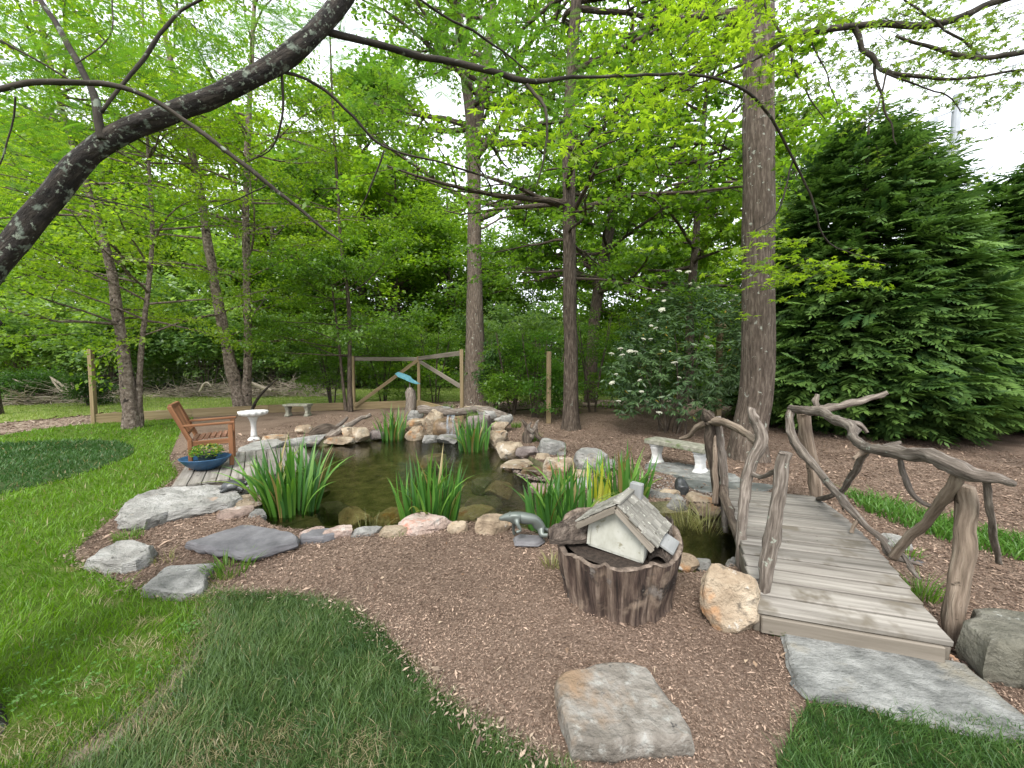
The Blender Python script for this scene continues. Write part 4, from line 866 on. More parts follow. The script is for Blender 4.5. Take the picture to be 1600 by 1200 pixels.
# armchair: local x forward, y to its left
CF = Vector((-4.10, 5.55, .12)); fa = math.atan2(db.y, db.x); CWD, CDP = .62, .46
co = CF - db * CDP / 2 + da * CWD / 2
ch = empty("garden_chair", co, fa, "orange-brown slatted wooden garden armchair on the grey deck", 'chair')
hx, hy = CDP / 2, CWD / 2
for sy in (-1, 1):
    m = MB(); m.bar((hx, sy * hy, 0), (hx, sy * hy, .60), .055, .05); m.build("leg", TEAK, ch)
    m = MB(); m.bar((-hx, sy * hy, 0), (-hx, sy * hy, .42), .05, .055); m.bar((-hx, sy * hy, .41), (-hx - .20, sy * hy, .90), .05, .055); m.build("leg", TEAK, ch)
    m = MB(); m.bar((-hx - .07, sy * hy, .615), (hx + .05, sy * hy, .625), .065, .03); m.build("armrest", TEAK, ch)
    m = MB(); m.bar((-hx + .02, sy * hy, .36), (hx - .02, sy * hy, .36), .03, .07); m.build("side_rail", TEAK, ch)
m = MB(); m.bar((hx, -hy + .02, .36), (hx, hy - .02, .36), .03, .07); m.build("front_rail", TEAK, ch)
m = MB(); m.box((0, 0, 0), (.052, CWD - .07, .018)); so = m.build("seat_slat", TEAK_DARK, ch, loc=(-hx + .035, 0, .405))
for i in range(1, 7):
    o = bpy.data.objects.new("seat_slat", so.data); link(o, ch); o.location = (-hx + .035 + i * .068, 0, .405 + .004 * i)
bk = lambda t, y: Vector((-hx - .20 * t, y, .42 + .48 * t))
m = MB(); m.bar(bk(.97, -hy), bk(.97, hy), .045, .07); m.build("top_rail", TEAK, ch)
m = MB(); m.bar(bk(.16, -hy), bk(.16, hy), .03, .05); m.build("lower_back_rail", TEAK, ch)
for i in range(5):
    y = -hy + .06 + i * (CWD - .12) / 4
    m = MB(); m.bar(bk(.17, y), bk(.94, min(hy - .03, y + .13)), .035, .016); m.build("back_slat", TEAK, ch)
for i in range(4):
    y = -hy + .16 + i * (CWD - .16) / 4
    m = MB(); m.bar(bk(.17, y), bk(.94, y - .13), .035, .016, up=Vector((.2, 0, 1))); m.build("back_slat", TEAK, ch).location = (-.017, 0, 0)

# blue bowl with a potted plant
bc = at(322, 733, .12)
m = MB(); m.lathe([(.0, .02), (.09, 0), (.14, .02), (.21, .07), (.26, .13), (.285, .165), (.29, .175), (.28, .177), (.26, .16), (.20, .11), (.0, .09)], 40, wave=lambda a, i: 1 + .06 * math.cos(2 * a))
tag(m.build("bowl", GLAZE, None, (bc.x, bc.y, .12), True), "wide blue glazed bowl beside the wooden chair", 'bowl')
fp = empty("potted_plant", (bc.x + .02, bc.y, .225), 0, "small plant with yellow-green leaves standing in the blue bowl", 'plant')
m = MB(); m.lathe([(.085, 0), (.11, .1), (.118, .1), (.118, .12), (.10, .12), (.0, .105)], 20); m.build("pot", DARKPOT, fp)
rng = np.random.default_rng(5); N = 420; q = rng.normal(0, 1, (N, 3)); q = unit(q) * rng.uniform(.3, 1, (N, 1)) ** .5 * np.array((.19, .19, .09)); q[:, 2] += .15
c = np.where(rng.uniform(0, 1, (N, 1)) < .3, np.array((.30, .32, .07)), np.array((.10, .21, .03))) * rng.uniform(.7, 1.2, (N, 1))
leaf_object("foliage", q, unit(q - np.array((0, 0, .05))) + rng.normal(0, .5, (N, 3)), rng.normal(0, .5, (N, 3)) + np.array((0, 0, 1)), .035, .028, c, LEAF, fp)

# birdbath
bb = at(397, 688); b = empty("birdbath", bb, 0, "white scalloped birdbath on a slender pedestal", 'birdbath')
m = MB(); m.lathe([(.0, 0), (.14, 0), (.145, .02), (.12, .045), (.085, .07), (.075, .075)], 24, wave=lambda a, i: 1 + .08 * math.cos(4 * a)); m.build("foot", WHITESTONE, b, smooth=True)
m = MB(); m.lathe([(.075, .07), (.068, .12), (.055, .25), (.06, .36), (.08, .42), (.10, .47), (.13, .505)], 20, wave=lambda a, i: 1 + .04 * math.cos(8 * a)); m.build("pedestal", WHITESTONE, b, smooth=True)
sc = lambda a, i: 1 + (.055 * math.cos(14 * a) if i in (2, 3, 4, 5) else 0)
m = MB(); m.lathe([(.12, .50), (.22, .52), (.285, .545), (.305, .575), (.31, .615), (.285, .617), (.20, .57), (.0, .55)], 84, wave=sc); m.build("basin", WHITESTONE, b, smooth=True)

b.scale = (.84, .84, 1.0)
# benches of cast stone
def bench(name, p, q, hgt, seatw, legmat, topmat, label, over=.16, th=.06):
    p, q = Vector(p), Vector(q); d = (q - p).normalized(); s_ = Vector((-d.y, d.x, 0)); c = (p + q) / 2
    e = empty(name, (c.x, c.y, 0), math.atan2(d.y, d.x), label, 'bench'); L = (q - p).length
    m = MB(); n_ = 14; ring = []
    for i in range(n_ + 1):
        x = -L / 2 - over + (L + 2 * over) * i / n_; y0 = .03 * (1 - (2 * i / n_ - 1) ** 2)
        ring.append((x, y0))
    v, f = [], []
    for (x, y0) in ring:
        for (yy, zz) in ((-seatw / 2, 0.008), (-seatw / 2 + .012, 0), (seatw / 2 - .012, 0), (seatw / 2, .008), (seatw / 2, th - .01), (seatw / 2 - .014, th), (-seatw / 2 + .014, th), (-seatw / 2, th - .01)): v.append((x, yy + y0, hgt - th + zz))
    for i in range(n_):
        for k in range(8): f.append((i * 8 + k, i * 8 + (k + 1) % 8, (i + 1) * 8 + (k + 1) % 8, (i + 1) * 8 + k))
    f.append(tuple(range(7, -1, -1))); f.append(tuple(n_ * 8 + k for k in range(8))); m.add(v, f); m.build("seat", topmat, e)
    for sx in (-1, 1):
        m = MB(); hh = hgt - th - .001
        prof = [(.075, .36, 0), (.08, .37, .03), (.055, .29, .07), (.05, .25, .15), (.06, .27, hh * .66), (.072, .32, hh * .82), (.06, .30, hh * .88), (.08, .36, hh * .92), (.08, .36, hh)]
        v, f = [], []; k_ = 16
        for (a_, b_, z) in prof:
            for k in range(k_):
                t = 2 * math.pi * k / k_; cx, cyy = math.cos(t), math.sin(t)
                v.append((sx * L / 2 + a_ * math.copysign(abs(cx) ** .5, cx), b_ * seatw * 1.05 * math.copysign(abs(cyy) ** .5, cyy), z))
        for i in range(len(prof) - 1):
            for k in range(k_): f.append((i * k_ + k, i * k_ + (k + 1) % k_, (i + 1) * k_ + (k + 1) % k_, (i + 1) * k_ + k))
        f.append(tuple((len(prof) - 1) * k_ + k for k in range(k_))); m.add(v, f); m.build("leg", legmat, e)
    return e
bench("stone_bench", at(1026, 721, .03), at(1094, 736, .03), .40, .34, WHITESTONE, CONCRETE, "mossy concrete bench with white scrolled legs near the bridge", over=.12, th=.075)
bench("stone_bench", at(451, 650), at(481, 650), .37, .36, CONCRETE, CONCRETE, "weathered concrete bench on the mulch by the wire fence", over=.08)

# hollow stump with bark slabs, birdhouse inside
SCX, SCY = .735, 2.62; st = empty("hollow_stump", (SCX, SCY, 0), 0, "wide hollow tree stump used as a planter on the mulch", 'stump')
n_ = 120; v, f, tcs = [], [], []
def flute(a): return 1 + .09 * noise.noise(Vector((math.cos(a) * 1.5, math.sin(a) * 1.5, 1))) + .025 * noise.noise(Vector((math.cos(a) * 3, math.sin(a) * 3, 5))) - .10 * math.exp(-((a - 4.25) / .05) ** 2) - .07 * math.exp(-((a - 5.0) / .04) ** 2) - .06 * math.exp(-((a - 3.7) / .04) ** 2)
def rimz(a): return .415 - .045 * math.cos(a + 2.1) + .05 * noise.noise(Vector((math.cos(a) * 2.5, math.sin(a) * 2.5, 7))) + .006 * noise.noise(Vector((math.cos(a) * 12, math.sin(a) * 12, 7)))
lev = 14
for i in range(lev + 1):
    t = i / lev
    for k in range(n_):
        a = 2 * math.pi * k / n_; r = (.335 + .085 * t ** .8 + .05 * max(0, .18 - t) / .18 * .6) * flute(a) + .014 * noise.noise(Vector((math.cos(a) * 7, math.sin(a) * 7, t * 1.6))) + .013 * noise.noise(Vector((math.cos(a) * 9, math.sin(a) * 9, t * 1.6))) + .010 * noise.noise(Vector((math.cos(a) * 30, math.sin(a) * 30, t * 4)))
        z = -.03 + t * (rimz(a) + .03); v.append((r * math.cos(a), r * math.sin(a), z)); tcs.append((a * .4, .0, z))
for i in range(lev):
    for k in range(n_): f.append((i * n_ + k, i * n_ + (k + 1) % n_, (i + 1) * n_ + (k + 1) % n_, (i + 1) * n_ + k))
m = MB(); m.add(v, f, [(math.cos(q[0] / .4) * .38, math.sin(q[0] / .4) * .38, q[2]) for q in tcs]); m.build("wall", STUMPW, st, smooth=True)
v, f = [], []
for i, (ins, dz) in enumerate([(-.004, -.004), (.018, .008), (.035, .0), (.05, -.03), (.065, -.15), (.08, -.22)]):
    for k in range(n_):
        a = 2 * math.pi * k / n_; r = .42 * flute(a) - ins * (1 + .5 * noise.noise(Vector((math.cos(a) * 4, math.sin(a) * 4, 3)))); v.append((r * math.cos(a), r * math.sin(a), rimz(a) + dz + .006 * noise.noise(Vector((math.cos(a) * 14, math.sin(a) * 14, i)))))
for i in range(5):
    for k in range(n_): f.append((i * n_ + k, i * n_ + (k + 1) % n_, (i + 1) * n_ + (k + 1) % n_, (i + 1) * n_ + k))
m = MB(); m.add(v, f); m.build("rim", STUMPTOP, st, smooth=True)
m = MB(); m.lathe([(.0, .375), (.37, .365)], 24); m.build("soil", SOILDARK, st)
def bark_piece(pts_px, y0, lift, label, seed, wdir):
    """a curved slab of thick bark: path with width"""
    m = MB(); v, f, t = [], [], []; NW = 26; th = .035
    P = pts_px; NL = len(P)
    for i, (p, w) in enumerate(P):
        p = Vector(p)
        for side in (0, 1):
            for k in range(NW + 1):
                s_ = k / NW * 2 - 1; ridg = .035 * noise.noise(Vector((s_ * 6 + seed, i * .22, side))) + .022 * noise.noise(Vector((s_ * 14 + seed, i * .3, side)))
                q = p + Vector(wdir) * s_ * w + Vector((0, 0, lift * (1 - s_ * s_) - (th if side else 0) + (0 if side else ridg)))
                v.append(q); t.append((s_ * w, side * .1, i * .06))
    R = 2 * (NW + 1)
    for i in range(NL - 1):
        for k in range(NW):
            a = i * R + k; f.append((a, a + 1, a + R + 1, a + R)); a += NW + 1; f.append((a + 1, a, a + R, a + R + 1))
        for k in (0, NW): a = i * R + k; f.append((a, a + R, a + R + NW + 1, a + NW + 1))
    for i in (0, NL - 1):
        for k in range(NW): a = i * R + k; f.append((a, a + NW + 1, a + NW + 2, a + 1))
    m.add(v, f, t); o = m.build("bark_slab", BARKSLAB); return tag(o, label, 'bark')
def lerp_path(a, b, n_, wf): return [(Vector(a).lerp(Vector(b), i / n_), wf(i / n_)) for i in range(n_ + 1)]
bark_piece(lerp_path((.245, 2.52, .435), (.68, 2.74, .475), 18, lambda t: .02 + .15 * min(1, t * 1.6) ** .8), 0, .05, "wide grey bark slab leaning left out of the stump beside the birdhouse", 3, (-.30, .85, .12))
bark_piece(lerp_path((.90, 2.30, .40), (1.10, 2.66, .47), 16, lambda t: .062 + .02 * math.sin(t * 5)), 0, .05, "rough dark bark slab lying in the stump right of the birdhouse", 9, (.80, -.45, .05))
m = MB(); m.lathe([(.085, 0), (.105, .17), (.112, .17), (.112, .185), (.095, .185), (.0, .15)], 24); tag(m.build("plant_pot", DARKPOT, None, (.93, 2.62, .30), True), "black plastic pot inside the stump behind the birdhouse", 'pot')

# birdhouse: local x along its front (to the right), y into it
BHA = math.radians(-33); BHP = Vector((.655, 2.40, .392))
bh = empty("birdhouse", BHP, BHA, "weathered white birdhouse with grey shingled gable roof in the stump", 'birdhouse'); bh.rotation_euler = (math.radians(-2), math.radians(4), BHA)
W2, HW, HR, DP_ = .185, .165, .14, .31
m = MB(); T = .016
m.add([(-W2, 0, 0), (W2, 0, 0), (W2, 0, HW), (0, 0, HW + HR), (-W2, 0, HW), (-W2, T, 0), (W2, T, 0), (W2, T, HW), (0, T, HW + HR), (-W2, T, HW)],
      [(0, 1, 2, 3, 4), (9, 8, 7, 6, 5), (0, 5, 6, 1), (1, 6, 7, 2), (2, 7, 8, 3), (3, 8, 9, 4), (4, 9, 5, 0)]); m.build("front_wall", WHITEWASH, bh)
o = bpy.data.objects.new("back_wall", bh.children[0].data); link(o, bh); o.location = (0, DP_, 0)
for s_ in (-1, 1):
    m = MB(); m.box((s_ * (W2 - .008), DP_ / 2 + T / 2 + .002, HW / 2), (.015, DP_ - T - .006, HW - .004)); m.build("side_wall", WHITEWASH, bh)
    m = MB(); m.box((s_ * (W2 - .012), -.006, HW / 2), (.022, .01, HW)); m.build("corner_trim", WHITEWASH, bh)
m = MB(); m.box((0, DP_ / 2 + T / 2, -.008), (W2 * 2 - .01, DP_ + T - .01, .014)); m.build("base_board", WHITEWASH, bh)
ovh = .072; sl = math.atan2(HR, W2); RL = math.hypot(W2, HR) + ovh
shing = None
for s_ in (-1, 1):
    dn = Vector((s_ * math.cos(sl), 0, -math.sin(sl))); nn = Vector((s_ * math.sin(sl), 0, math.cos(sl))); rp = Vector((0, 0, HW + HR + .004))
    m = MB(); y0, y1 = -.06, DP_ + .05
    c = rp + dn * (RL / 2) + Vector((0, (y0 + y1) / 2, 0)) + nn * .007
    m.box(c, (RL, y1 - y0, .013), Matrix((dn, Vector((0, 1, 0)), dn.cross(Vector((0, 1, 0))))).transposed()); rf = m.build("roof", TIMBER_GREY, bh)
    m = MB(); m.bar(rp + dn * .0 + Vector((0, y0 - .006, -.012)), rp + dn * RL + Vector((0, y0 - .006, -.012)), .012, .03); m.build("barge_board", TIMBER_GREY, bh)
    rows, per = 6, 7; rl = RL / rows; rng_ = random.Random(5 + s_)
    for i in range(rows):
        for j in range(per):
            wj = (y1 - y0 + .01) / per
            if shing is None:
                m = MB(); m.box((0, 0, 0), (rl * 1.28, wj * .93, .009)); o = m.build("shingle", SHINGLE, rf); shing = o.data
            else: o = bpy.data.objects.new("shingle", shing); link(o, rf)
            yy = y0 + wj * (j + .5 + (.25 if i % 2 else 0) - .12) + rng_.uniform(-.003, .003)
            d2 = (dn + nn * .045).normalized(); y_ = Vector((0, 1, 0)); n2 = (nn - d2 * nn.dot(d2)).normalized()
            b3 = n2.cross(d2)
            o.matrix_local = Matrix.Translation(rp + dn * (rl * (i + .52) + rng_.uniform(-.004, .004)) + Vector((0, yy, 0)) + nn * .0225) @ Matrix((d2, b3, n2)).transposed().to_4x4()
m = MB(); m.bar((0, -.06, HW + HR + .038), (0, DP_ + .05, HW + HR + .038), .05, .022); m.build("ridge_cap", SHINGLE, bh)
m = MB(); m.box((.03, DP_ - .02, HW + HR + .035), (.085, .06, .11)); m.build("chimney", GREYBOARD, bh)
m = MB(); m.box((W2 + .075, .16, HW - .055), (.17, .20, .018), Matrix.Rotation(.38, 3, 'Y')); m.build("porch_roof", GREYBOARD, bh)
m = MB(); m.box((W2 + .03, .16, HW - .085), (.06, .16, .04)); m.build("porch_bracket", GREYBOARD, bh)
# ------------------------------------------------------------------ fence, ornaments, driftwood, statues
fn = empty("deer_fence", (KICK[3][0], KICK[3][1], 0), 0, "timber post and wire fence with board kick rail behind the pond", 'fence'); FO = Vector((KICK[3][0], KICK[3][1], 0))
posts = [Vector((*KICK[0], 1.98)), Vector((*KICK[3], 1.86)), Vector((*KICK[4], 1.86)), Vector((*KICK[5], 2.0)), Vector((*at(857, 661).xy, 1.92)), Vector((*at(1121, 668).xy, 2.45))]
for i, q in enumerate(posts):
    w = .10 if i < 4 else .12
    m = MB(); m.box((q.x - FO.x, q.y - FO.y, q.z / 2 - .1), (w, w, q.z + .2)); m.build("post", TIMBER, fn)
KB = [Vector((x, y, 0)) - FO for x, y in KICK]
for a, b in zip(KB[:-1], KB[1:]):
    k = max(1, round((b - a).length / 3))
    for j in range(k):
        p, q = a.lerp(b, j / k), a.lerp(b, (j + 1) / k); g = (q - p).normalized() * .004
        for zz in (.13,): m = MB(); m.bar(p + g + Vector((0, -.03, zz)), q - g + Vector((0, -.03, zz)), .04, .26); m.build("kick_board", TIMBER, fn)
def seg(nm, p, q, mat, w=.04, h=.14): m = MB(); m.bar(Vector(p) - FO, Vector(q) - FO, w, h); return m.build(nm, mat, fn)
P3, P4, P5 = [Vector((q.x, q.y, 0)) for q in posts[1:4]]
seg("top_rail", P3 + Vector((0, .02, 1.76)), P4 + Vector((0, .02, 1.76)), TIMBER_GREY); seg("top_rail", P4 + Vector((0, -.02, 1.78)), P5 + Vector((0, .02, 1.9)), TIMBER_GREY)
seg("brace", P3 + Vector((.05, -.06, .12)), P4 + Vector((-.05, -.06, 1.70)), TIMBER, .04, .12); seg("brace", P4 + Vector((.05, -.06, 1.68)), P5 + Vector((-.05, -.02, .95)), TIMBER_GREY, .04, .13)
m = MB()
def wiremesh(a, b, h):
    a, b = Vector(a), Vector(b); L = (b - a).length; k = int(L / .10)
    for i in range(k + 1): p = a.lerp(b, i / k); m.tube([p + Vector((0, 0, .2)), p + Vector((0, 0, h))], [.0016] * 2, 3, False)
    for i in range(int(h / .12)): z = Vector((0, 0, .26 + i * .12)); m.tube([a + z, b + z], [.0016] * 2, 3, False)
for a, b in zip(KB[:4], KB[1:4]): wiremesh(a, b, 1.5)
m.build("wire_mesh", WIRE, fn)
nb = posts[5]; e = empty("nest_box", (nb.x, nb.y - .0, 2.46), 0, "small tan wooden box on top of the post beside the thick trunk", 'nest box')
m = MB(); m.box((0, 0, .14), (.20, .18, .27)); m.build("body", TIMBER, e); m = MB(); m.box((0, -.01, .29), (.26, .24, .025)); m.build("roof", TIMBER_GREY, e)

# teal bird-wing board on an old post
op = atd(642, 640, 11.2); m = MB(); m.tube([(0, 0, -.3), (0, 0, .2), (.02, 0, .55), (-.01, 0, .78), (-.03, 0, .90)], [.17, .15, .13, .12, .05], 12, True, .35, 4)
tag(m.build("old_post", DRIFT, None, (op.x, op.y, 0), True), "stubby weathered post under the teal board", 'post')
pts = [(617, 584), (622, 581), (634, 585), (641, 588), (644, 592), (657, 600), (650, 600), (640, 597), (632, 593), (622, 589)]
v = [atd(u, w, 11.15 - (u - 617) * .004) for u, w in pts]; k = len(v); th = Vector((0, .03, 0)); m = MB(); c0 = Vector(v[0])
m.add([q - c0 for q in v] + [q - c0 + th for q in v], [tuple(range(k))] + [tuple(range(2 * k - 1, k - 1, -1))] + [(i, i + k, (i + 1) % k + k, (i + 1) % k) for i in range(k)])
tag(m.build("teal_board", TEAL, None, c0), "teal painted wing-shaped board on the weathered post", 'ornament')
m = MB(); q = atd(640, 597, 11.16) - c0; m.tube([q, q + Vector((.0, .05, -.32))], [.02, .02], 6); m.build("stake", DRIFT, bpy.data.objects["teal_board"])

def loose(nm, pts, mat, label, cat, seed=0, **k): 
    o3 = atd(*pts[0][:3]); o = limb(nm, pts, mat, None, seed, origin=o3, **k); o.location = o3; return tag(o, label, cat)
loose("driftwood_log", [(494, 693, 8.3, 6), (515, 682, 8.4, 7), (535, 670, 8.6, 5), (558, 657, 8.9, 4), (578, 647, 9.1, 3)], DRIFT, "long grey driftwood log sloping up on the left shore", 'log', 31, wig=.04)
loose("driftwood_log", [(512, 684, 8.5, 6), (525, 668, 8.7, 4), (538, 658, 8.9, 3), (543, 652, 8.9, 2)], DRIFT, "short driftwood branch forking off beside the long log", 'log', 32)
loose("driftwood_log", [(488, 684, 8.6, 10), (505, 676, 8.6, 13), (525, 672, 8.7, 10), (540, 676, 8.6, 5)], BARK_BROWN, "dark gnarled root lump behind the two driftwood logs", 'log', 33, rough=.5)
loose("driftwood_log", [(655, 641, 9.2, 7), (675, 640, 9.2, 8), (700, 645, 9.1, 6), (725, 642, 9.1, 5), (750, 640, 9.1, 6), (772, 646, 9.0, 9), (790, 653, 9.0, 5)], DRIFT, "curved grey log lying across the top of the waterfall", 'log', 34, rough=.25, wig=.03)
rt = empty("driftwood_root", at(828, 694), 0, "spiky upturned driftwood root on the right shore", 'driftwood'); ro = Vector(rt.location)
for i, pp in enumerate([[(826, 700, 7.6, 6), (822, 685, 7.7, 7), (828, 674, 7.8, 6), (820, 662, 7.8, 3), (815, 655, 7.8, 1)], [(828, 684, 7.7, 5), (836, 672, 7.8, 5), (838, 662, 7.8, 2), (842, 656, 7.8, 1)], [(832, 676, 7.7, 4), (824, 668, 7.7, 3), (830, 660, 7.7, 1)],
                        [(836, 672, 7.8, 4), (842, 686, 7.6, 3), (862, 694, 7.4, 2), (880, 694, 7.4, 1)]]):
    limb("root", pp, [BARK_BROWN, DRIFT, DRIFT, BARK_BROWN][i], rt, 40 + i, origin=ro, rough=.4)
loose("bare_branch", [(391, 648, 11.6, 3), (400, 625, 11.4, 2.6), (418, 605, 11.3, 2), (434, 592, 11.2, 1)], BARK_BRANCH, "thin dark bare branch leaning above the birdbath", 'branch', 45)
loose("fallen_stick", [(655, 893, 2.93, 1.5), (675, 888, 2.98, 2), (690, 883, 3.02, 1.5), (703, 874, 3.1, 1)], DRIFT, "thin stick lying on the open mulch left of the stump", 'stick', 46, n=6)
loose("fallen_stick", [(1560, 1045, 2.0, 2), (1566, 1062, 1.95, 2), (1580, 1080, 1.88, 2), (1592, 1100, 1.8, 1.2)], DRIFT_PALE, "pale stick on the mulch below the mossy boulder", 'stick', 47, n=6)

# waterfall sheet
mwf, n, l, out = nt("falling_water"); d = n.new("ShaderNodeBsdfPrincipled"); d.inputs['Base Color'].default_value = (.30, .36, .42, 1); d.inputs['Roughness'].default_value = .15
a = n.new("ShaderNodeAttribute"); a.attribute_name = 'tc'; t = n.new("ShaderNodeTexNoise"); mp = n.new("ShaderNodeMapping"); mp.inputs['Scale'].default_value = (34, 1, 2); l.new(a.outputs['Vector'], mp.inputs[0]); l.new(mp.outputs[0], t.inputs['Vector'])
t.inputs['Scale'].default_value = 1; mr = n.new("ShaderNodeMapRange"); mr.inputs[1].default_value = .42; mr.inputs[2].default_value = .72; l.new(t.outputs['Fac'], mr.inputs[0])
tr = n.new("ShaderNodeBsdfTransparent"); mx = n.new("ShaderNodeMixShader"); l.new(mr.outputs[0], mx.inputs[0]); l.new(tr.outputs[0], mx.inputs[1]); l.new(d.outputs[0], mx.inputs[2]); l.new(mx.outputs[0], out.inputs[0])
m = MB(); v, f, tt = [], [], []; NX, NZ = 8, 12
p0 = atd(704, 652, 8.45); x0 = p0.x
for i in range(NZ + 1):
    s = i / NZ
    for k in range(NX + 1):
        x = x0 + (k / NX - .5) * (.17 + .05 * s); z = p0.z + .03 - max(0, s - .12) * (p0.z + .03 - ZW) / .88; y = 8.62 - min(s, .25) * .55
        v.append((x - x0, y - 8.45 + .01 * math.sin(k * 2.1), z)); tt.append((x, 0, z))
for i in range(NZ):
    for k in range(NX): f.append((i * (NX + 1) + k, i * (NX + 1) + k + 1, (i + 1) * (NX + 1) + k + 1, (i + 1) * (NX + 1) + k))
m.add(v, f, tt); wf = m.build("waterfall", mwf, None, (x0, 8.45, 0), True); tag(wf, "small sheet of falling water between the tan blocks", 'waterfall')

# statues: one skinned body each
def skin(name, V, E, R, mat, parent=None, loc=None, sub=2):
    me = bpy.data.meshes.new(name); me.from_pydata([tuple(q) for q in V], E, []); o = bpy.data.objects.new(name, me); link(o, parent)
    if loc is not None: o.location = loc
    md = o.modifiers.new("skin", 'SKIN'); md.use_smooth_shade = True
    sv = me.skin_vertices[0].data
    for i, r in enumerate(R): sv[i].radius = (r, r) if not isinstance(r, tuple) else r
    sv[0].use_root = True
    md = o.modifiers.new("sub", 'SUBSURF'); md.levels = sub; md.render_levels = sub
    me.materials.append(mat); return o
FY = 3.36
def fp_(u, w, y=FY): return atd(u, w, y)
fo = fp_(825, 842)
slab("flat_slate", [(803, 838), (812, 833), (846, 836), (850, 842), (840, 848), (806, 847)], .05, .05, 'slate', "small blue-grey slate under the bronze frog", 61, jit=.006)
FV = [fp_(822, 809), fp_(808, 808), fp_(794, 807), fp_(779, 811), fp_(836, 816), (fp_(846, 826)), fp_(846, 837, 3.30), fp_(860, 836, 3.30), fp_(872, 837, 3.30),
      fp_(808, 818, 3.30), fp_(814, 829, 3.29), fp_(806, 832, 3.28), fp_(803, 818, 3.42), fp_(802, 828, 3.44), fp_(804, 836, 3.45), fp_(842, 824, 3.44), fp_(852, 828, 3.46), fp_(868, 831, 3.48), fp_(836, 812, FY)]
FR = [.054, .048, .042, .015, .046, .046, .026, .019, .014, .020, .014, .015, .020, .014, .015, .034, .022, .013, .050]
FE = [(0, 1), (1, 2), (2, 3), (0, 18), (18, 4), (4, 5), (5, 6), (6, 7), (7, 8), (1, 9), (9, 10), (10, 11), (1, 12), (12, 13), (13, 14), (4, 15), (15, 16), (16, 17)]
tag(skin("frog_statue", [Vector(q) - fo for q in FV], FE, FR, BRONZE, None, fo), "grey-green bronze frog statue crouching on a slate beside the stump", 'statue')
def eye(p, r, mat, parent): m = MB(); m.lathe([(0.001, -r), (r * .7, -r * .7), (r, 0), (r * .7, r * .7), (0.001, r)], 12); return m.build("eye", mat, parent, p, True)
for dy in (-.035, .035): eye(fp_(797, 803, FY) - fo + Vector((0, dy * .85, 0)), .011, BRONZE, bpy.data.objects["frog_statue"])
def shell_mesh(m, rx, ry, rz, keel=.1):
    v, f = [], []; NA, NB = 28, 10
    for i in range(NB + 1):
        t = i / NB * math.pi / 2
        for k in range(NA):
            a = 2 * math.pi * k / NA; r = math.cos(t) ** .8; sc_ = 1 + .03 * math.cos(6 * a) * (t > .3)
            v.append((rx * r * math.cos(a) * sc_, ry * r * math.sin(a) * sc_, rz * math.sin(t) * (1 + keel * math.exp(-(math.sin(a) * r * 4) ** 2))))
    for i in range(NB):
        for k in range(NA): f.append((i * NA + k, i * NA + (k + 1) % NA, (i + 1) * NA + (k + 1) % NA, (i + 1) * NA + k))
    f.append(tuple(range(NA - 1, -1, -1))); m.add(v, f)
tp = atd(366, 770, 4.50); tz = .112
tt_ = empty("turtle_statue", (tp.x, tp.y, tz), .45, "dark metal turtle statue with raised head on the left shore stones", 'statue')
m = MB(); shell_mesh(m, .125, .095, .075); m.build("shell", BRONZE_DARK, tt_, (0, 0, .025), True)
skin("body", [(0, 0, .03), (.09, 0, .035), (.13, 0, .06), (.165, 0, .085), (.185, 0, .088), (.08, .085, .015), (.11, .12, .0), (.08, -.085, .015), (.11, -.12, .0), (-.08, .08, .015), (-.12, .1, .0), (-.08, -.08, .015), (-.12, -.1, .0), (-.15, 0, .015)],
     [(0, 1), (1, 2), (2, 3), (3, 4), (0, 5), (5, 6), (0, 7), (7, 8), (0, 9), (9, 10), (0, 11), (11, 12), (0, 13)], [.05, .03, .022, .024, .014, .025, .016, .025, .016, .025, .016, .025, .016, .008], BRONZE_DARK, tt_)
dp_ = atd(1066, 779, 4.62); ds = empty("spitting_turtle", dp_, 0, "dark dome-shaped turtle fountain statue on the streaked boulder near the bridge", 'statue')
m = MB(); shell_mesh(m, .13, .11, .075, .3); o = m.build("shell", BRONZE_DARK, ds, (0, .03, .12), True); o.rotation_euler = (math.radians(68), 0, math.radians(90)); o.rotation_euler = (math.radians(62), 0, 0); o.scale = (.62, 1.25, 1.0)
skin("body", [(0, .05, .11), (0, 0, .04), (0, -.05, .02), (0, -.09, .03), (.07, 0, .03), (.10, -.04, 0), (-.07, 0, .03), (-.10, -.04, 0)], [(0, 1), (1, 2), (2, 3), (1, 4), (4, 5), (1, 6), (6, 7)], [.08, .05, .032, .02, .035, .018, .035, .018], BRONZE_DARK, ds)

# pole with floodlight behind the evergreens
pq = atd(1490, 250, 17); lp = empty("light_pole", (pq.x, pq.y, 0), 0, "tall grey steel pole behind the dark evergreen", 'pole'); top = atd(1494, 148, 17).z
m = MB(); m.tube([(0, 0, 0), (0, 0, top)], [.22, .14], 12); m.build("mast", STEEL, lp)
m = MB(); q = atd(1456, 190, 17); q = q - Vector((pq.x, pq.y, 0)); m.bar((0, 0, q.z + .5), (q.x, 0, q.z + .1), .06, .06); m.build("arm", STEEL, lp); m = MB(); m.box(q, (.40, .18, .26), Matrix.Rotation(-.5, 3, 'Y')); m.build("floodlight", STEEL, lp)
m = MB(); q = atd(1475, 238, 17) - Vector((pq.x, pq.y, 0)); m.box(q, (.30, .25, .5)); m.build("transformer_box", STEEL, lp)
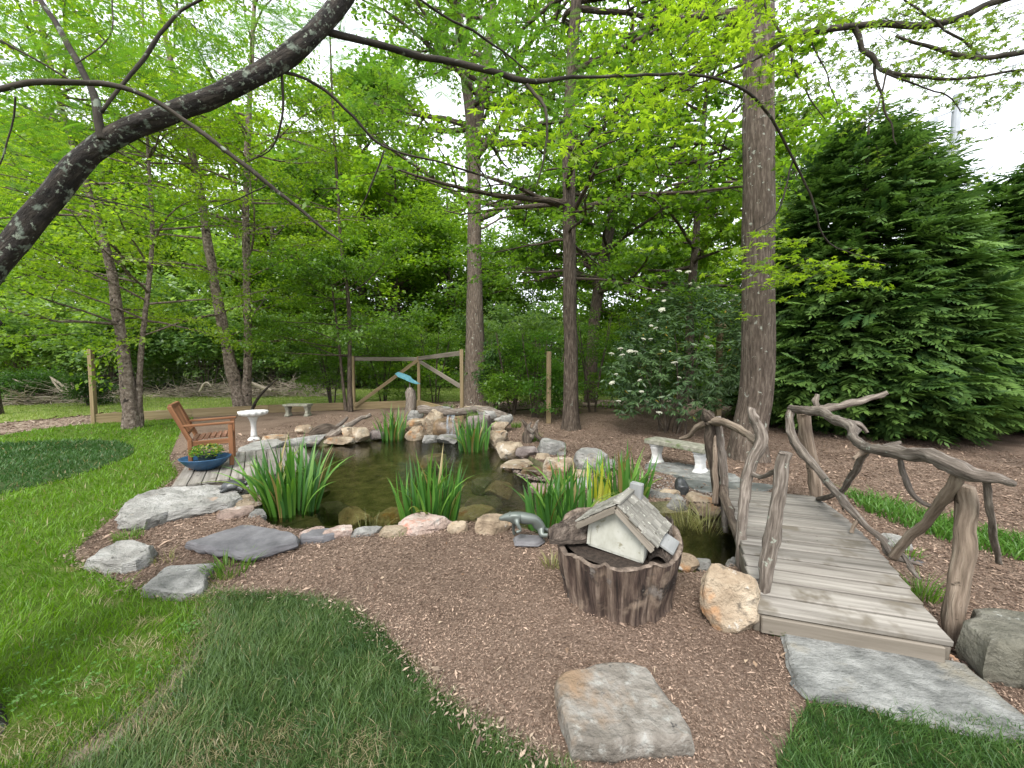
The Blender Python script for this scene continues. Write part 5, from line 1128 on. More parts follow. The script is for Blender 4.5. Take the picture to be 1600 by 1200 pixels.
# ------------------------------------------------------------------ trees and shrubs
def leaf_cols(P, rng, c0, c1, s=.7, spread=.22):
    n1 = np.array([noise.noise(Vector(q) * s) for q in P]); t = np.clip(.5 + .75 * n1 + rng.normal(0, spread, len(P)), 0, 1)[:, None]
    return np.array(c0) * (1 - t) + np.array(c1) * t
def grow(rng, p, d, L, r0, up=.0, wig=.16, seg=6, r1=.25):
    pts, rad = [Vector(p)], [r0]; d = Vector(d).normalized()
    for i in range(seg):
        d = (d + Vector((rng.gauss(0, wig), rng.gauss(0, wig), rng.gauss(0, wig * .6) + up))).normalized()
        pts.append(pts[-1] + d * (L / seg)); rad.append(r0 * (1 - (1 - r1) * (i + 1) / seg))
    return pts, rad
def on_path(pts, t):
    k = t * (len(pts) - 1); i = min(int(k), len(pts) - 2); f = k - i
    return pts[i].lerp(pts[i + 1], f), (pts[i + 1] - pts[i]).normalized()
def make_leaves(name, tw, rng, per, size, wid, cols, mat, parent, org, droop=.35, flat=.45, jit=.06, cs=.6, szv=.35):
    A = np.array([t[0] for t in tw]); D = np.array([t[1] for t in tw]); L = np.array([t[2] for t in tw])
    n = len(A) * per; A, D, L = np.repeat(A, per, 0), np.repeat(D, per, 0), np.repeat(L, per)
    t = rng.uniform(.05, 1.05, n)[:, None]; P = A + D * L[:, None] * t + rng.normal(0, 1, (n, 3)) * jit * np.array((1, 1, .6))
    sd = np.cross(D, np.array((0, 0, 1.0))); sd = unit(sd + 1e-4) * np.where(rng.uniform(0, 1, (n, 1)) < .5, -1, 1)
    d = unit(D * .6 + sd * .8 + rng.normal(0, .45, (n, 3)) + np.array((0, 0, -droop)))
    nr = rng.normal(0, flat, (n, 3)) + np.array((0, 0, 1.0))
    S = size * rng.uniform(1 - szv, 1 + szv, n)
    C = leaf_cols(P, rng, cols[0], cols[1], cs)
    return leaf_object(name, P - np.array(org), d, nr, S, S * wid, C, mat, parent)
def branches(rng, stems, n, z0, z1, Lf, tw, m, up=.02, r0=.05, sub=6, twn=5, az=None, pitch=(.1, .6), twl=(.25, .6), org=Vector(), start=.25):
    """limbs > branches > twigs; every twig end goes to tw, woody pieces go to the mesh m"""
    for i in range(n):
        st = stems[rng.randrange(len(stems))]
        zs = [p.z for p, _ in st]; z = rng.uniform(max(z0, zs[0]), min(z1, zs[-1] - .1)) if min(z1, zs[-1]) > max(z0, zs[0]) else zs[-1]
        j = max(0, min(len(st) - 2, next((k for k in range(len(st) - 1) if st[k + 1][0].z >= z), len(st) - 2)))
        f = (z - st[j][0].z) / max(.01, st[j + 1][0].z - st[j][0].z); p = st[j][0].lerp(st[j + 1][0], min(1, max(0, f))); rs = st[j][1]
        a = i * 2.39996 + rng.uniform(-.5, .5) if az is None else rng.uniform(*az)
        el = rng.uniform(*pitch); d = Vector((math.cos(a) * math.cos(el), math.sin(a) * math.cos(el), math.sin(el)))
        L = Lf(z) * rng.uniform(.75, 1.2); r = min(r0 * (L / 3) ** .7, rs * .6)
        pts, rad = grow(rng, p, d, L, r, up, .14, 7, .2); m.tube([q - org for q in pts], rad, 6, False, .1, i)
        for s in range(sub):
            t = start + (1 - start) * (s + rng.random()) / sub; q, dd = on_path(pts, min(.99, t)); side = 1 if s % 2 else -1
            ang = side * rng.uniform(.5, 1.15); d2 = Matrix.Rotation(ang, 3, 'Z') @ dd; d2.z = d2.z * .5 + rng.uniform(-.12, .22); d2.normalize()
            L2 = L * rng.uniform(.28, .5) * (1.15 - .5 * t); p2, r2 = grow(rng, q, d2, L2, r * .42 * (1.2 - t), -.01, .16, 5, .25); m.tube([w - org for w in p2], r2, 4, False)
            for k in range(twn):
                q3, d3 = on_path(p2, min(.99, .15 + .85 * (k + rng.random()) / twn)); d4 = Matrix.Rotation((1 if k % 2 else -1) * rng.uniform(.3, 1.1), 3, 'Z') @ d3; d4.z += rng.uniform(-.3, .15); d4.normalize()
                tw.append((tuple(q3), tuple(d4), rng.uniform(*twl)))
        q, dd = on_path(pts, .97); tw.append((tuple(q), tuple(dd), twl[1]))
def stem_px(pts): P = [(atd(u, v, y), r / FPX * y * OFFAX(u)) for u, v, y, r in pts]; return P
def tree(name, label, stems, specs, leaf, bark, group=None, seed=0, cat='tree', nside=16, rough=.12):
    """stems: [[(point, radius)]]; specs: dicts for branches(); leaf: dict for make_leaves()"""
    rng = random.Random(seed); nr = np.random.default_rng(seed); org = Vector(stems[0][0][0]); org.z = 0
    e = empty(name, org, 0, label, cat, group); m = MB()
    for k, st in enumerate(stems):
        P = list(st)
        for _ in range(2):
            o = [P[0]]
            for (a, ra), (b, rb) in zip(P[:-1], P[1:]): o += [(a.lerp(b, .25), ra * .75 + rb * .25), (a.lerp(b, .75), ra * .25 + rb * .75)]
            P = o + [P[-1]]
        m.tube([p - org for p, _ in P], [r for _, r in P], nside, True, rough, seed + k)
    tw = []
    for sp in specs: sp = dict(sp); branches(rng, [stems[i] for i in sp.pop('stems', range(len(stems)))], tw=tw, m=m, org=org, **sp)
    m.build("trunk", bark, e, smooth=True)
    make_leaves("crown", tw, nr, org=org, parent=e, **leaf)
    return e
def up_stem(base, h, r0, r1, lean=(0, 0), flare=1.35, seed=0):
    rng = random.Random(seed); b = Vector(base); P = [(Vector((b.x, b.y, -.1)), r0 * flare), (Vector((b.x, b.y, .18)), r0 * (1 + (flare - 1) * .45))]
    k = 8
    for i in range(1, k + 1):
        t = i / k; P.append((Vector((b.x + lean[0] * t + rng.gauss(0, .03), b.y + lean[1] * t + rng.gauss(0, .03), .5 + (h - .5) * t)), r0 + (r1 - r0) * t))
    return P
LIME = [(.105, .20, .016), (.26, .38, .035)]; MID = [(.055, .13, .014), (.15, .27, .028)]; BRT = [(.10, .205, .015), (.23, .36, .032)]; DRK = [(.024, .065, .014), (.065, .14, .024)]; BLUE = [(.12, .22, .08), (.26, .38, .14)]

# thick straight trunk by the bridge
b1 = at(1184, 722); P = [(Vector((b1.x, b1.y + .25, -.1)), .37), (Vector((b1.x, b1.y + .25, .12)), .31), (Vector((b1.x, b1.y + .25, .45)), .255)]
for v_, r in ((600, 28), (450, 26.5), (300, 26), (150, 25), (0, 23), (-150, 21), (-400, 16), (-700, 8)): q = atd(1185, v_, b1.y + .25); P.append((q, r * .84 / FPX * (b1.y + .25)))
tree("shade_tree", "thick straight grey trunk with lichen beside the bridge", [P], [dict(n=14, z0=7.2, z1=13, Lf=lambda z: 4.2, up=.03, r0=.09, sub=6, twn=5, pitch=(.0, .6))], dict(per=12, size=.12, wid=.75, cols=BRT, mat=LEAF), BARK_GREY, seed=101, nside=28, rough=.07)
# slender trunk right of the waterfall
y2 = at(893, 671).y; S = [(atd(u, v_, y2), r / FPX * y2) for u, v_, r in ((893, 682, 20), (893, 668, 15), (892, 640, 12), (892, 560, 10.8), (890, 450, 10), (889, 330, 9.6), (888, 200, 9), (895, 80, 8.2), (903, -40, 7), (900, -200, 7), (905, -420, 3))]
tree("slender_tree", "slender brown trunk standing right of the waterfall", [S], [dict(n=20, z0=4.6, z1=12.5, Lf=lambda z: 3.9, up=.02, r0=.06, sub=7, twn=6, pitch=(-.15, .5)), dict(n=5, z0=3.6, z1=4.8, Lf=lambda z: 2.6, up=.0, r0=.04, sub=6, twn=5, pitch=(-.2, .3))],
     dict(per=11, size=.105, wid=.62, cols=MID, mat=LEAF), BARK_BROWN, seed=102)
# big oak trunk behind the timber frame
y3 = at(742, 632).y; S = [(atd(u, v_, y3), r / FPX * y3) for u, v_, r in ((742, 640, 26), (742, 615, 19), (742, 560, 15), (742, 450, 12), (741, 330, 10.5), (740, 220, 10))]
fk = S[-1][0]; S1 = S + [(atd(728, 120, y3), .20), (atd(715, 20, y3), .17), (atd(705, -150, y3), .1)]; S2 = [S[-1]] + [(atd(756, 130, y3 + .3), .17), (atd(770, 20, y3 + .5), .14), (atd(780, -150, y3 + .5), .08)]
tree("oak_tree", "big forked trunk rising behind the timber fence frame", [S1, S2], [dict(n=44, z0=7.0, z1=19, Lf=lambda z: 5.2, up=.02, r0=.09, sub=8, twn=6, pitch=(-.15, .5)), dict(n=8, z0=5.0, z1=8, Lf=lambda z: 2.6, up=.0, r0=.05, sub=5, twn=4, pitch=(-.2, .3))],
     dict(per=11, size=.16, wid=.6, cols=[(.07, .15, .018), (.17, .28, .035)], mat=LEAF), BARK_GREY, seed=103)
# leaning dark trunk
y4 = 16.0; S = [(atd(u, v_, y4), r / FPX * y4) for u, v_, r in ((922, 640, 10), (925, 540, 9), (932, 470, 9), (944, 400, 8), (958, 330, 7), (970, 250, 6), (985, 120, 4), (990, 20, 2))]
tree("maple_tree", "dark leaning trunk under dense green foliage behind the slender trunk", [S], [dict(n=34, z0=4.5, z1=14, Lf=lambda z: 4.6, up=.0, r0=.07, sub=8, twn=6, pitch=(-.2, .45))], dict(per=11, size=.17, wid=.8, cols=MID, mat=LEAF, droop=.5), BARK_BROWN, seed=104)
b5 = Vector((7.0, 15.5, 0)); tree("maple_tree", "dense green maple filling the gap behind the thick trunk", [up_stem(b5, 13, .2, .05, (.6, 0))], [dict(n=34, z0=3.5, z1=12.5, Lf=lambda z: 4.0, up=.0, r0=.07, sub=7, twn=6, pitch=(-.2, .45))],
     dict(per=10, size=.18, wid=.8, cols=BRT, mat=LEAF, droop=.5), BARK_BROWN, seed=105)
# river birches on the left
yb = at(205, 669).y; A1 = stem_px([(206, 676, yb, 19.80), (205, 662, yb, 14.47), (200, 600, yb, 11.42), (192, 540, yb, 9.90), (183, 480, yb, 9.14), (170, 400, yb, 7.62), (140, 300, yb, 6.85), (108, 210, yb, 6.09), (85, 130, yb, 5.33), (62, 40, yb, 4.57), (40, -80, yb, 3.05), (20, -220, yb, 1.52)])
A2 = stem_px([(218, 668, yb + .1, 9.14), (216, 620, yb + .1, 6.09), (220, 550, yb + .2, 4.57), (228, 480, yb + .3, 4.19), (240, 380, yb + .4, 3.81), (232, 250, yb + .5, 3.05), (225, 120, yb + .5, 2.28), (222, -40, yb + .5, 1.52)])
birchspec = [dict(n=34, z0=1.9, z1=8.5, Lf=lambda z: 3.0, up=-.01, r0=.035, sub=6, twn=6, pitch=(-.1, .5), twl=(.25, .55)), dict(n=30, z0=5, z1=11, Lf=lambda z: 2.8, up=.0, r0=.03, sub=6, twn=5, pitch=(.0, .6))]
birchleaf = dict(per=15, size=.080, wid=.66, cols=[(.11, .21, .012), (.26, .38, .03)], mat=LEAF, droop=.5, jit=.09)
tree("river_birch", "leaning two-stemmed birch on the lawn by the end fence post", [A1, A2], birchspec, birchleaf, BARK_BIRCH, seed=111, rough=.25)
yb = at(375, 646).y; B1 = stem_px([(378, 652, yb, 16.13), (376, 640, yb, 12.10), (365, 590, yb, 9.68), (352, 530, yb, 8.87), (340, 470, yb, 8.47), (328, 400, yb, 7.66), (315, 320, yb, 7.26), (300, 240, yb, 6.45), (284, 170, yb, 5.64), (265, 90, yb, 4.84), (250, 10, yb, 4.03), (225, -140, yb, 2.42)])
B2 = stem_px([(384, 650, yb + .1, 8.87), (386, 600, yb + .1, 7.26), (388, 520, yb + .1, 6.45), (386, 440, yb + .1, 6.05), (384, 340, yb, 5.64), (386, 250, yb, 4.84), (390, 160, yb, 4.03), (396, 40, yb, 3.23), (402, -120, yb, 1.61)])
tree("river_birch", "two-stemmed birch with pale flaky bark behind the birdbath", [B1, B2], [dict(n=38, z0=2.3, z1=10, Lf=lambda z: 3.2, up=-.01, r0=.035, sub=6, twn=6, pitch=(-.1, .5)), dict(n=30, z0=7, z1=14, Lf=lambda z: 3.0, up=.0, r0=.03, sub=6, twn=5, pitch=(.0, .6))],
     dict(birchleaf, size=.09), BARK_BIRCH, seed=112, rough=.25)
yc = at(547, 643).y; C1 = stem_px([(548, 648, yc, 4.93), (546, 600, yc, 3.70), (547, 520, yc, 3.08), (543, 450, yc, 3.08), (532, 380, yc, 2.77), (528, 300, yc, 2.46), (520, 180, yc, 1.85), (515, 40, yc, 1.23)]); C2 = stem_px([(541, 646, yc + .2, 3.08), (536, 600, yc + .3, 2.46), (528, 520, yc + .4, 1.85), (515, 420, yc + .5, 1.23)])
tree("young_tree", "thin young tree at the left end of the timber frame", [C1, C2], [dict(n=34, z0=1.5, z1=9, Lf=lambda z: 2.5, up=.0, r0=.025, sub=6, twn=6, pitch=(-.15, .5))], dict(birchleaf, size=.095, cols=MID), BARK_BROWN, seed=113)
bd = at(40, 655); tree("young_tree", "spreading green tree at the left edge behind the path", [up_stem((bd.x - 2.2, bd.y + 1, 0), 10, .13, .04, (-.5, 0))], [dict(n=34, z0=2.0, z1=9.5, Lf=lambda z: 3.2, up=.0, r0=.04, sub=6, twn=6, pitch=(-.2, .4))], dict(birchleaf, size=.11, cols=BRT), BARK_BROWN, seed=114)

# woods behind: a few crowns, many trees
def proto(kind, seed, h, L, cols, n, size, z0):
    e = tree("woodland_tree", "x", [up_stem((0, 0, 0), h, .017 * h, .04, (.3, .2), seed=seed)], [dict(n=n, z0=z0, z1=h * .97, Lf=lambda z: L * (1.15 - .65 * max(0, (z - z0) / (h - z0))), up=.02, r0=.07, sub=6, twn=5, pitch=(-.15, .55), twl=(.4, .9))],
             dict(per=20, size=size * .72, wid=.72, cols=cols, mat=LEAF, jit=.26, cs=.4, droop=.3), BARK_BROWN, seed=seed, nside=8)
    return e
def copy_tree(src, loc, rz, s, label, group):
    c = src.copy(); COL.objects.link(c); c.location = loc; c.rotation_euler = (0, 0, rz); c.scale = (s, s, s); tag(c, label, 'tree', group)
    for ch in src.children: k = ch.copy(); COL.objects.link(k); k.parent = c
    return c
PR = [proto(0, 201, 14, 4.6, BRT, 40, .30, 1.2), proto(1, 202, 16, 4.8, MID, 40, .32, 2.5), proto(2, 203, 12, 4.2, [(.08, .17, .022), (.19, .31, .05)], 40, .28, .6), proto(3, 204, 17, 4.4, [(.07, .155, .025), (.17, .28, .045)], 36, .32, 5.0)]
WL = [(-33, 22, 0), (-28, 25, 1), (-23.5, 23.5, 2), (-19, 26.5, 0), (-15, 25, 2), (-11, 27.5, 3), (-7.5, 26, 0), (-4, 29, 2), (-36, 30, 3), (-27, 32, 0), (-20, 34, 1), (-13, 35, 1), (-6, 36, 0), (0, 33, 2), (5, 30, 1), (10, 27, 2), (14, 31, 0), (18.5, 26, 1), (-42, 26, 2), (24, 30, 1)]
rr = random.Random(9)
WLB = ["leftmost tree of the front woodland row", "second tree from the left in the front woodland row", "third tree from the left in the front woodland row", "fourth tree from the left in the front woodland row", "woodland tree seen above the blue bowl's birch", "woodland tree right of the flaky birch",
       "woodland tree above the concrete bench", "woodland tree above the timber frame's left half", "woodland tree far behind the left front row", "second far tree behind the left front row", "far woodland tree behind the first birch", "far woodland tree behind the flaky birch",
       "far woodland tree above the left fence brace", "far tree seen left of the big forked trunk", "far tree seen right of the big forked trunk", "far tree seen behind the slender trunk", "far tree behind the leaning dark trunk", "far tree behind the thick straight trunk", "woodland tree at the very edge of the picture on the left", "far tree behind the dark evergreen"]
for i, (x, y, k) in enumerate(WL):
    s = rr.uniform(1.05, 1.42)
    if i < 4 and i == k: pass
    copy_tree(PR[k], (x + rr.uniform(-.8, .8), y + rr.uniform(-.8, .8), max(0, y - 16) * .01 - .05), rr.uniform(0, 6.28), s, WLB[i], "trees of the wood behind the garden")
for e in PR:
    for ch in list(e.children): bpy.data.objects.remove(ch)
    bpy.data.objects.remove(e)
# shrubs of the wood edge
def shrub(name, label, base, h, rad, n, cols, size, wid, seed, mat=LEAF, group=None, per=9, bark=BARK_BROWN, pitch=(.1, 1.1), droop=.4, cat='shrub', stems=5, flat=.45, jit=.09, twl=(.15, .4)):
    rng = random.Random(seed); S = []
    for i in range(stems):
        a = rng.uniform(0, 6.28); q = Vector(base); d = Vector((math.cos(a) * rad * .45, math.sin(a) * rad * .45, 0))
        S.append([(q + d * .15 + Vector((0, 0, -.05)), .03), (q + d * .4 + Vector((0, 0, h * .35)), .022), (q + d * .8 + Vector((0, 0, h * .65)), .015), (q + d + Vector((0, 0, h * .88)), .008)])
    return tree(name, label, S, [dict(n=n, z0=h * .08, z1=h * .85, Lf=lambda z: rad * .75 * (1.1 - .45 * z / h), up=.02, r0=.02, sub=5, twn=4, pitch=pitch, twl=twl)], dict(per=per, size=size, wid=wid, cols=cols, mat=mat, droop=droop, flat=flat, jit=jit), bark, group, seed, cat, nside=6)
sp = shrub("x", "x", (0, 0, 0), 4.6, 3.2, 46, BLUE, .20, .6, 301, jit=.16, twl=(.3, .7))
SHL = ["blue-green thicket shrub at the far left wood edge", "blue-green thicket shrub behind the brush pile", "blue-green thicket shrub behind the end fence post", "blue-green thicket shrub left of the first birch's trunk", "blue-green thicket shrub between the two birches", "blue-green thicket shrub behind the flaky birch",
       "blue-green thicket shrub behind the concrete bench", "blue-green thicket shrub behind the timber frame", "blue-green thicket shrub left of the big forked trunk"]
for i, (x, y) in enumerate([(-27.5, 17.6), (-23, 18.2), (-19.2, 18.8), (-16.2, 20.2), (-13.4, 21.8), (-10.5, 23.5), (-7, 24), (-3, 24.5), (1, 23)]):
    c = copy_tree(sp, (x, y, .02), rr.uniform(0, 6), rr.uniform(.75, 1.1), SHL[i], "shrubs along the wood edge"); c.name = "thicket_shrub"; c["category"] = 'shrub'
for ch in list(sp.children): bpy.data.objects.remove(ch)
bpy.data.objects.remove(sp)
# the undergrowth and the far wood that close the view between the trunks
def leaf_mass(name, label, n, xr, yr, hf, size, cols, seed, zmin=0.0):
    r = np.random.default_rng(seed); x = r.uniform(*xr, n); y = r.uniform(*yr, n)
    hh = np.array([hf(a, b) * (.72 + .55 * noise.noise(Vector((a * .22, b * .22, seed)))  + .3 * noise.noise(Vector((a * .7, b * .7, seed)))) for a, b in zip(x, y)])
    z = zmin + np.maximum(hh, .3) * (1 - r.uniform(0, 1, n) ** 1.6); P = np.stack([x, y, z], 1)
    d = r.normal(0, 1, (n, 3)) + np.array((0, -.3, -.2)); S = size * r.uniform(.6, 1.3, n)
    return tag(leaf_object(name, P, d, r.normal(0, .6, (n, 3)) + np.array((0, -.3, 1.0)), S, S * .7, leaf_cols(P, r, cols[0], cols[1], .35), LEAF), label, 'undergrowth', kind='stuff')
leaf_mass("undergrowth", "mixed green undergrowth filling the foot of the wood", 30000, (-46, 6), (23.5, 31), lambda x, y: 3.4, .26, [(.09, .17, .05), (.20, .31, .09)], 901)
leaf_mass("undergrowth", "green undergrowth beyond the fence on the right", 14000, (3, 30), (17.5, 24), lambda x, y: 3.0, .24, MID, 902)
leaf_mass("distant_woods", "far green wood closing the view behind the trees", 44000, (-75, 62), (40, 54), lambda x, y: 15 if x < -6 else 10, .55, [(.07, .15, .03), (.17, .28, .06)], 903)
# hedge of dogwoods and rhododendrons behind the pond
LAY = dict(pitch=(-.1, .35), droop=.25, flat=.3)
for i, (u, v_, y, h, rad, cols, lb, sd) in enumerate([
    (600, 640, 15.2, 3.0, 1.5, MID, "layered green shrub behind the left brace of the frame", 1), (680, 640, 15.6, 3.2, 1.5, MID, "layered green shrub behind the right brace of the frame", 2), (640, 640, 17, 3.6, 1.8, BRT, "light green shrub deep behind the timber frame", 3),
    (800, 655, 12.0, 2.9, 1.2, MID, "layered dogwood shrub just right of the big forked trunk", 4), (835, 650, 11.2, 2.8, 1.2, [(.04, .12, .014), (.11, .23, .03)], "bright layered dogwood shrub by the single fence post", 5), (925, 650, 12.6, 3.6, 1.4, MID, "green shrub between the slender trunk and the viburnum", 6),
    (985, 640, 13.5, 3.9, 1.6, BRT, "light green shrub behind the viburnum's left side", 7), (520, 640, 14.6, 2.6, 1.2, MID, "green shrub behind the concrete bench by the fence", 8), (860, 640, 14.5, 3.0, 1.5, DRK, "dark shrub deep behind the single fence post", 9)]):
    q = atd(u, v_, y); shrub("layered_shrub", lb, (q.x, y, 0), h, rad, 30, cols, .085, .55, 310 + i, group="shrubs along the fence", per=10, **LAY)
q = at(772, 648); shrub("rhododendron", "dark narrow-leaved rhododendron at the foot of the big forked trunk", (q.x, q.y + 1.4, 0), 2.7, .9, 30, DRK, .15, .28, 331, mat=WAXY, per=9, droop=.7)
q = at(1000, 640); shrub("dark_shrub", "dark shrub in the shade left of the viburnum", (q.x, 11.5, 0), 2.4, 1.3, 30, DRK, .10, .5, 332, per=9)
q = at(70, 632); shrub("round_bush", "round clipped green bush beside the left brush pile", (atd(55, 630, 15.5).x, 15.5, 0), .95, 1.15, 46, [(.03, .085, .012), (.085, .18, .03)], .07, .6, 333, per=11, cat='bush')
shrub("round_bush", "half-seen clipped bush at the picture's left edge", (atd(-8, 630, 15).x, 15, 0), .8, .7, 36, [(.03, .085, .012), (.085, .18, .03)], .07, .6, 334, per=11, cat='bush')
shrub("round_bush", "loose dark bush touching the end fence post", (atd(140, 630, 14.6).x, 14.6, 0), 1.0, .7, 30, DRK, .07, .6, 335, per=9, cat='bush')

# viburnum with white flower heads
vb = at(1050, 676); VC = Vector((vb.x, 8.75, 0)); vr = np.random.default_rng(401); ve = empty("viburnum", VC, 0, "large dark leathery-leaved viburnum with white flower heads", 'shrub')
W = 1500; th = vr.uniform(0, 2 * np.pi, W); ph = np.arccos(vr.uniform(-.75, 1, W)); rr_ = vr.uniform(.45, 1, W) ** .4
R3 = np.stack([np.sin(ph) * np.cos(th), np.sin(ph) * np.sin(th), np.cos(ph)], 1); lump = 1 + .22 * np.array([noise.noise(Vector(q) * 2.2) for q in R3])
wc = R3 * (rr_ * lump)[:, None] * np.array((1.52, 1.3, 1.75)) + np.array((0, 0, 1.72)); wc[:, 0] += (wc[:, 2] - 1.4) * .22
k = wc[:, 2] > .12; wc, R3 = wc[k], R3[k]; per = 8; C = np.repeat(wc, per, 0); Rd = np.repeat(R3, per, 0); N = len(C); a = vr.uniform(0, 2 * np.pi, N)
d = np.stack([np.cos(a), np.sin(a), vr.uniform(-1.1, .15, N)], 1) + Rd * .5
col = leaf_cols(C, vr, (.042, .09, .032), (.12, .20, .075), 1.5, .3); ye = vr.uniform(0, 1, N) < .012; col[ye] = (.33, .24, .03)
leaf_object("crown", C + unit(d) * .015, d, vr.normal(0, .4, (N, 3)) + np.array((0, 0, 1.0)) + Rd * .5, .155 * vr.uniform(.6, 1.15, N), .040, col, WAXY, ve, fold=-.2)
m = MB(); rng = random.Random(4)
for i in range(9):
    a_ = rng.uniform(0, 6.28); P_, R_ = grow(rng, (rng.uniform(-.25, .25), rng.uniform(-.25, .25), -.05), (math.cos(a_) * .45, math.sin(a_) * .45, 1), rng.uniform(1.8, 2.8), .03, .05, .12); m.tube(P_, R_, 6, False, .1, i)
m.build("trunk", BARK_BROWN, ve, smooth=True)
M_FLOWER = solid("white_florets", [(0, (.48, .48, .36)), (1, (.66, .66, .56))], 60, coord='obj', bump=.6, bdist=.01, bscale=80, tint=.05); fme = None
fpx = [(1030, 432), (1062, 424), (1076, 425), (1082, 443), (1014, 467), (1036, 456), (1038, 470), (1035, 484), (1018, 509), (1025, 513), (1006, 530), (1017, 530), (970, 545), (973, 555), (985, 549), (993, 550), (1036, 548), (963, 585), (957, 598), (1000, 594), (1003, 612), (1055, 567), (1062, 590), (1105, 527), (1110, 541), (967, 627), (1031, 645), (1145, 470), (1150, 462), (1090, 450), (956, 553), (1128, 440)]
for i, (u, v_) in enumerate(fpx):
    y = VC.y - 1.15 + .9 * abs(u - 1055) / 100 * .6 + (.5 if v_ < 470 else 0); p_ = atd(u, v_, y) - VC
    if fme is None:
        m = MB(); rng = random.Random(7)
        for k in range(26):
            a_, r_ = rng.uniform(0, 6.28), .072 * math.sqrt(rng.random()); m.lathe([(.0, -.008), (.016, 0), (.014, .009), (.0, .013)], 5, (r_ * math.cos(a_), r_ * math.sin(a_), .02 - r_ * r_ * 5))
        m.tube([(0, 0, -.05), (0, 0, .01)], [.006, .008], 5); o = m.build("flower_head", M_FLOWER, ve); fme = o.data
    else: o = bpy.data.objects.new("flower_head", fme); link(o, ve)
    o.location = p_; o.rotation_euler = (rr.uniform(-.1, .6), rr.uniform(-.4, .4), 0); s = rr.uniform(.6, 1.05); o.scale = (s, s, s)

# arborvitae: layered flat sprays
def conifer(name, label, base, H, R, n, seed, cols, group=None, zmin=.35, per=15, Ls=.5, power=.62):
    r = np.random.default_rng(seed); e = empty(name, base, 0, label, 'evergreen', group)
    z = H * (1 - np.sqrt(r.uniform(0, 1, n))) * .98 + zmin * r.uniform(0, 1, n); th = r.uniform(0, 2 * np.pi, n)
    prof = R * np.clip(1 - z / H, 0, 1) ** power * np.clip((z + .5) / 1.2, .55, 1)
    lump = 1 + .16 * np.array([noise.noise(Vector((math.cos(t) * 2.2, math.sin(t) * 2.2, zz * 1.1 + seed))) for t, zz in zip(th, z)])
    dep = r.uniform(0, 1, n) ** 1.6; rad = prof * lump * (1 - .55 * dep)
    c = np.stack([rad * np.cos(th), rad * np.sin(th), z], 1); out_ = np.stack([np.cos(th), np.sin(th), r.uniform(-.45, .18, n)], 1) + r.normal(0, .22, (n, 3))
    out_ = unit(out_); nr = unit(np.cross(np.cross(out_, np.array((0, 0, 1.0))), out_) + r.normal(0, .28, (n, 3))); sd = unit(np.cross(out_, nr))
    C = np.repeat(c, per, 0); O = np.repeat(out_, per, 0); Sd = np.repeat(sd, per, 0); Nr = np.repeat(nr, per, 0); N = n * per
    t = np.tile(np.linspace(0, 1, per), n); s = np.tile(np.where(np.arange(per) % 2, 1.0, -1.0), n); sc_ = np.repeat(r.uniform(.7, 1.25, n), per) * Ls
    P = C + O * (t * sc_)[:, None]; ang = r.uniform(.55, .95, N); ang[t > .93] *= .1
    d = O * np.cos(ang)[:, None] + Sd * (s * np.sin(ang))[:, None] + np.array((0, 0, -.12))
    L = sc_ * (.48 - .22 * t) * r.uniform(.75, 1.2, N); tt = np.clip(np.repeat(r.normal(.38, .22, n), per) + t * .3 + r.normal(0, .12, N), 0, 1)[:, None]
    col = np.array(cols[0]) * (1 - tt) + np.array(cols[1]) * tt
    leaf_object("crown", P, d, Nr + r.normal(0, .15, (N, 3)), L, L * .34, col, NEEDLE, e)
    m = MB(); m.tube([(0, 0, -.1), (0, 0, H * .5), (0, 0, H * .96)], [.16, .10, .02], 10); rng = random.Random(seed)
    for i in range(70):
        zz = rng.uniform(.4, H * .9); a_ = rng.uniform(0, 6.28); rr0 = R * (1 - zz / H) ** power * .85; P_, R_ = grow(rng, (0, 0, zz), (math.cos(a_), math.sin(a_), .1), rr0, .025, -.02, .08, 5); m.tube(P_, R_, 5, False)
    m.build("trunk", BARK_BROWN, e, smooth=True); return e
AV = [(.036, .090, .028), (.132, .230, .050)]
conifer("arborvitae", "broad dark evergreen with layered sprays behind the bridge", (atd(1338, 600, 9.6).x, 9.6, 0), 7.7, 2.8, 9000, 501, AV)
conifer("arborvitae", "dark evergreen at the right edge of the picture", (atd(1690, 600, 9.2).x, 9.2, 0), 7.4, 3.1, 7500, 502, AV)
conifer("arborvitae", "shadowed evergreen filling in between the two dark ones", (atd(1520, 600, 10.6).x, 10.6, 0), 6.5, 3.1, 6500, 503, AV)
conifer("arborvitae", "evergreen half hidden behind the thick straight trunk", (atd(1245, 600, 10.8).x, 10.8, 0), 3.4, 1.8, 2600, 504, AV)
conifer("pine_tree", "feathery pale pine far behind the thick trunk", (atd(1232, 600, 17).x, 17, 0), 10.5, 2.2, 1500, 505, [(.04, .075, .045), (.11, .17, .10)], power=.9)

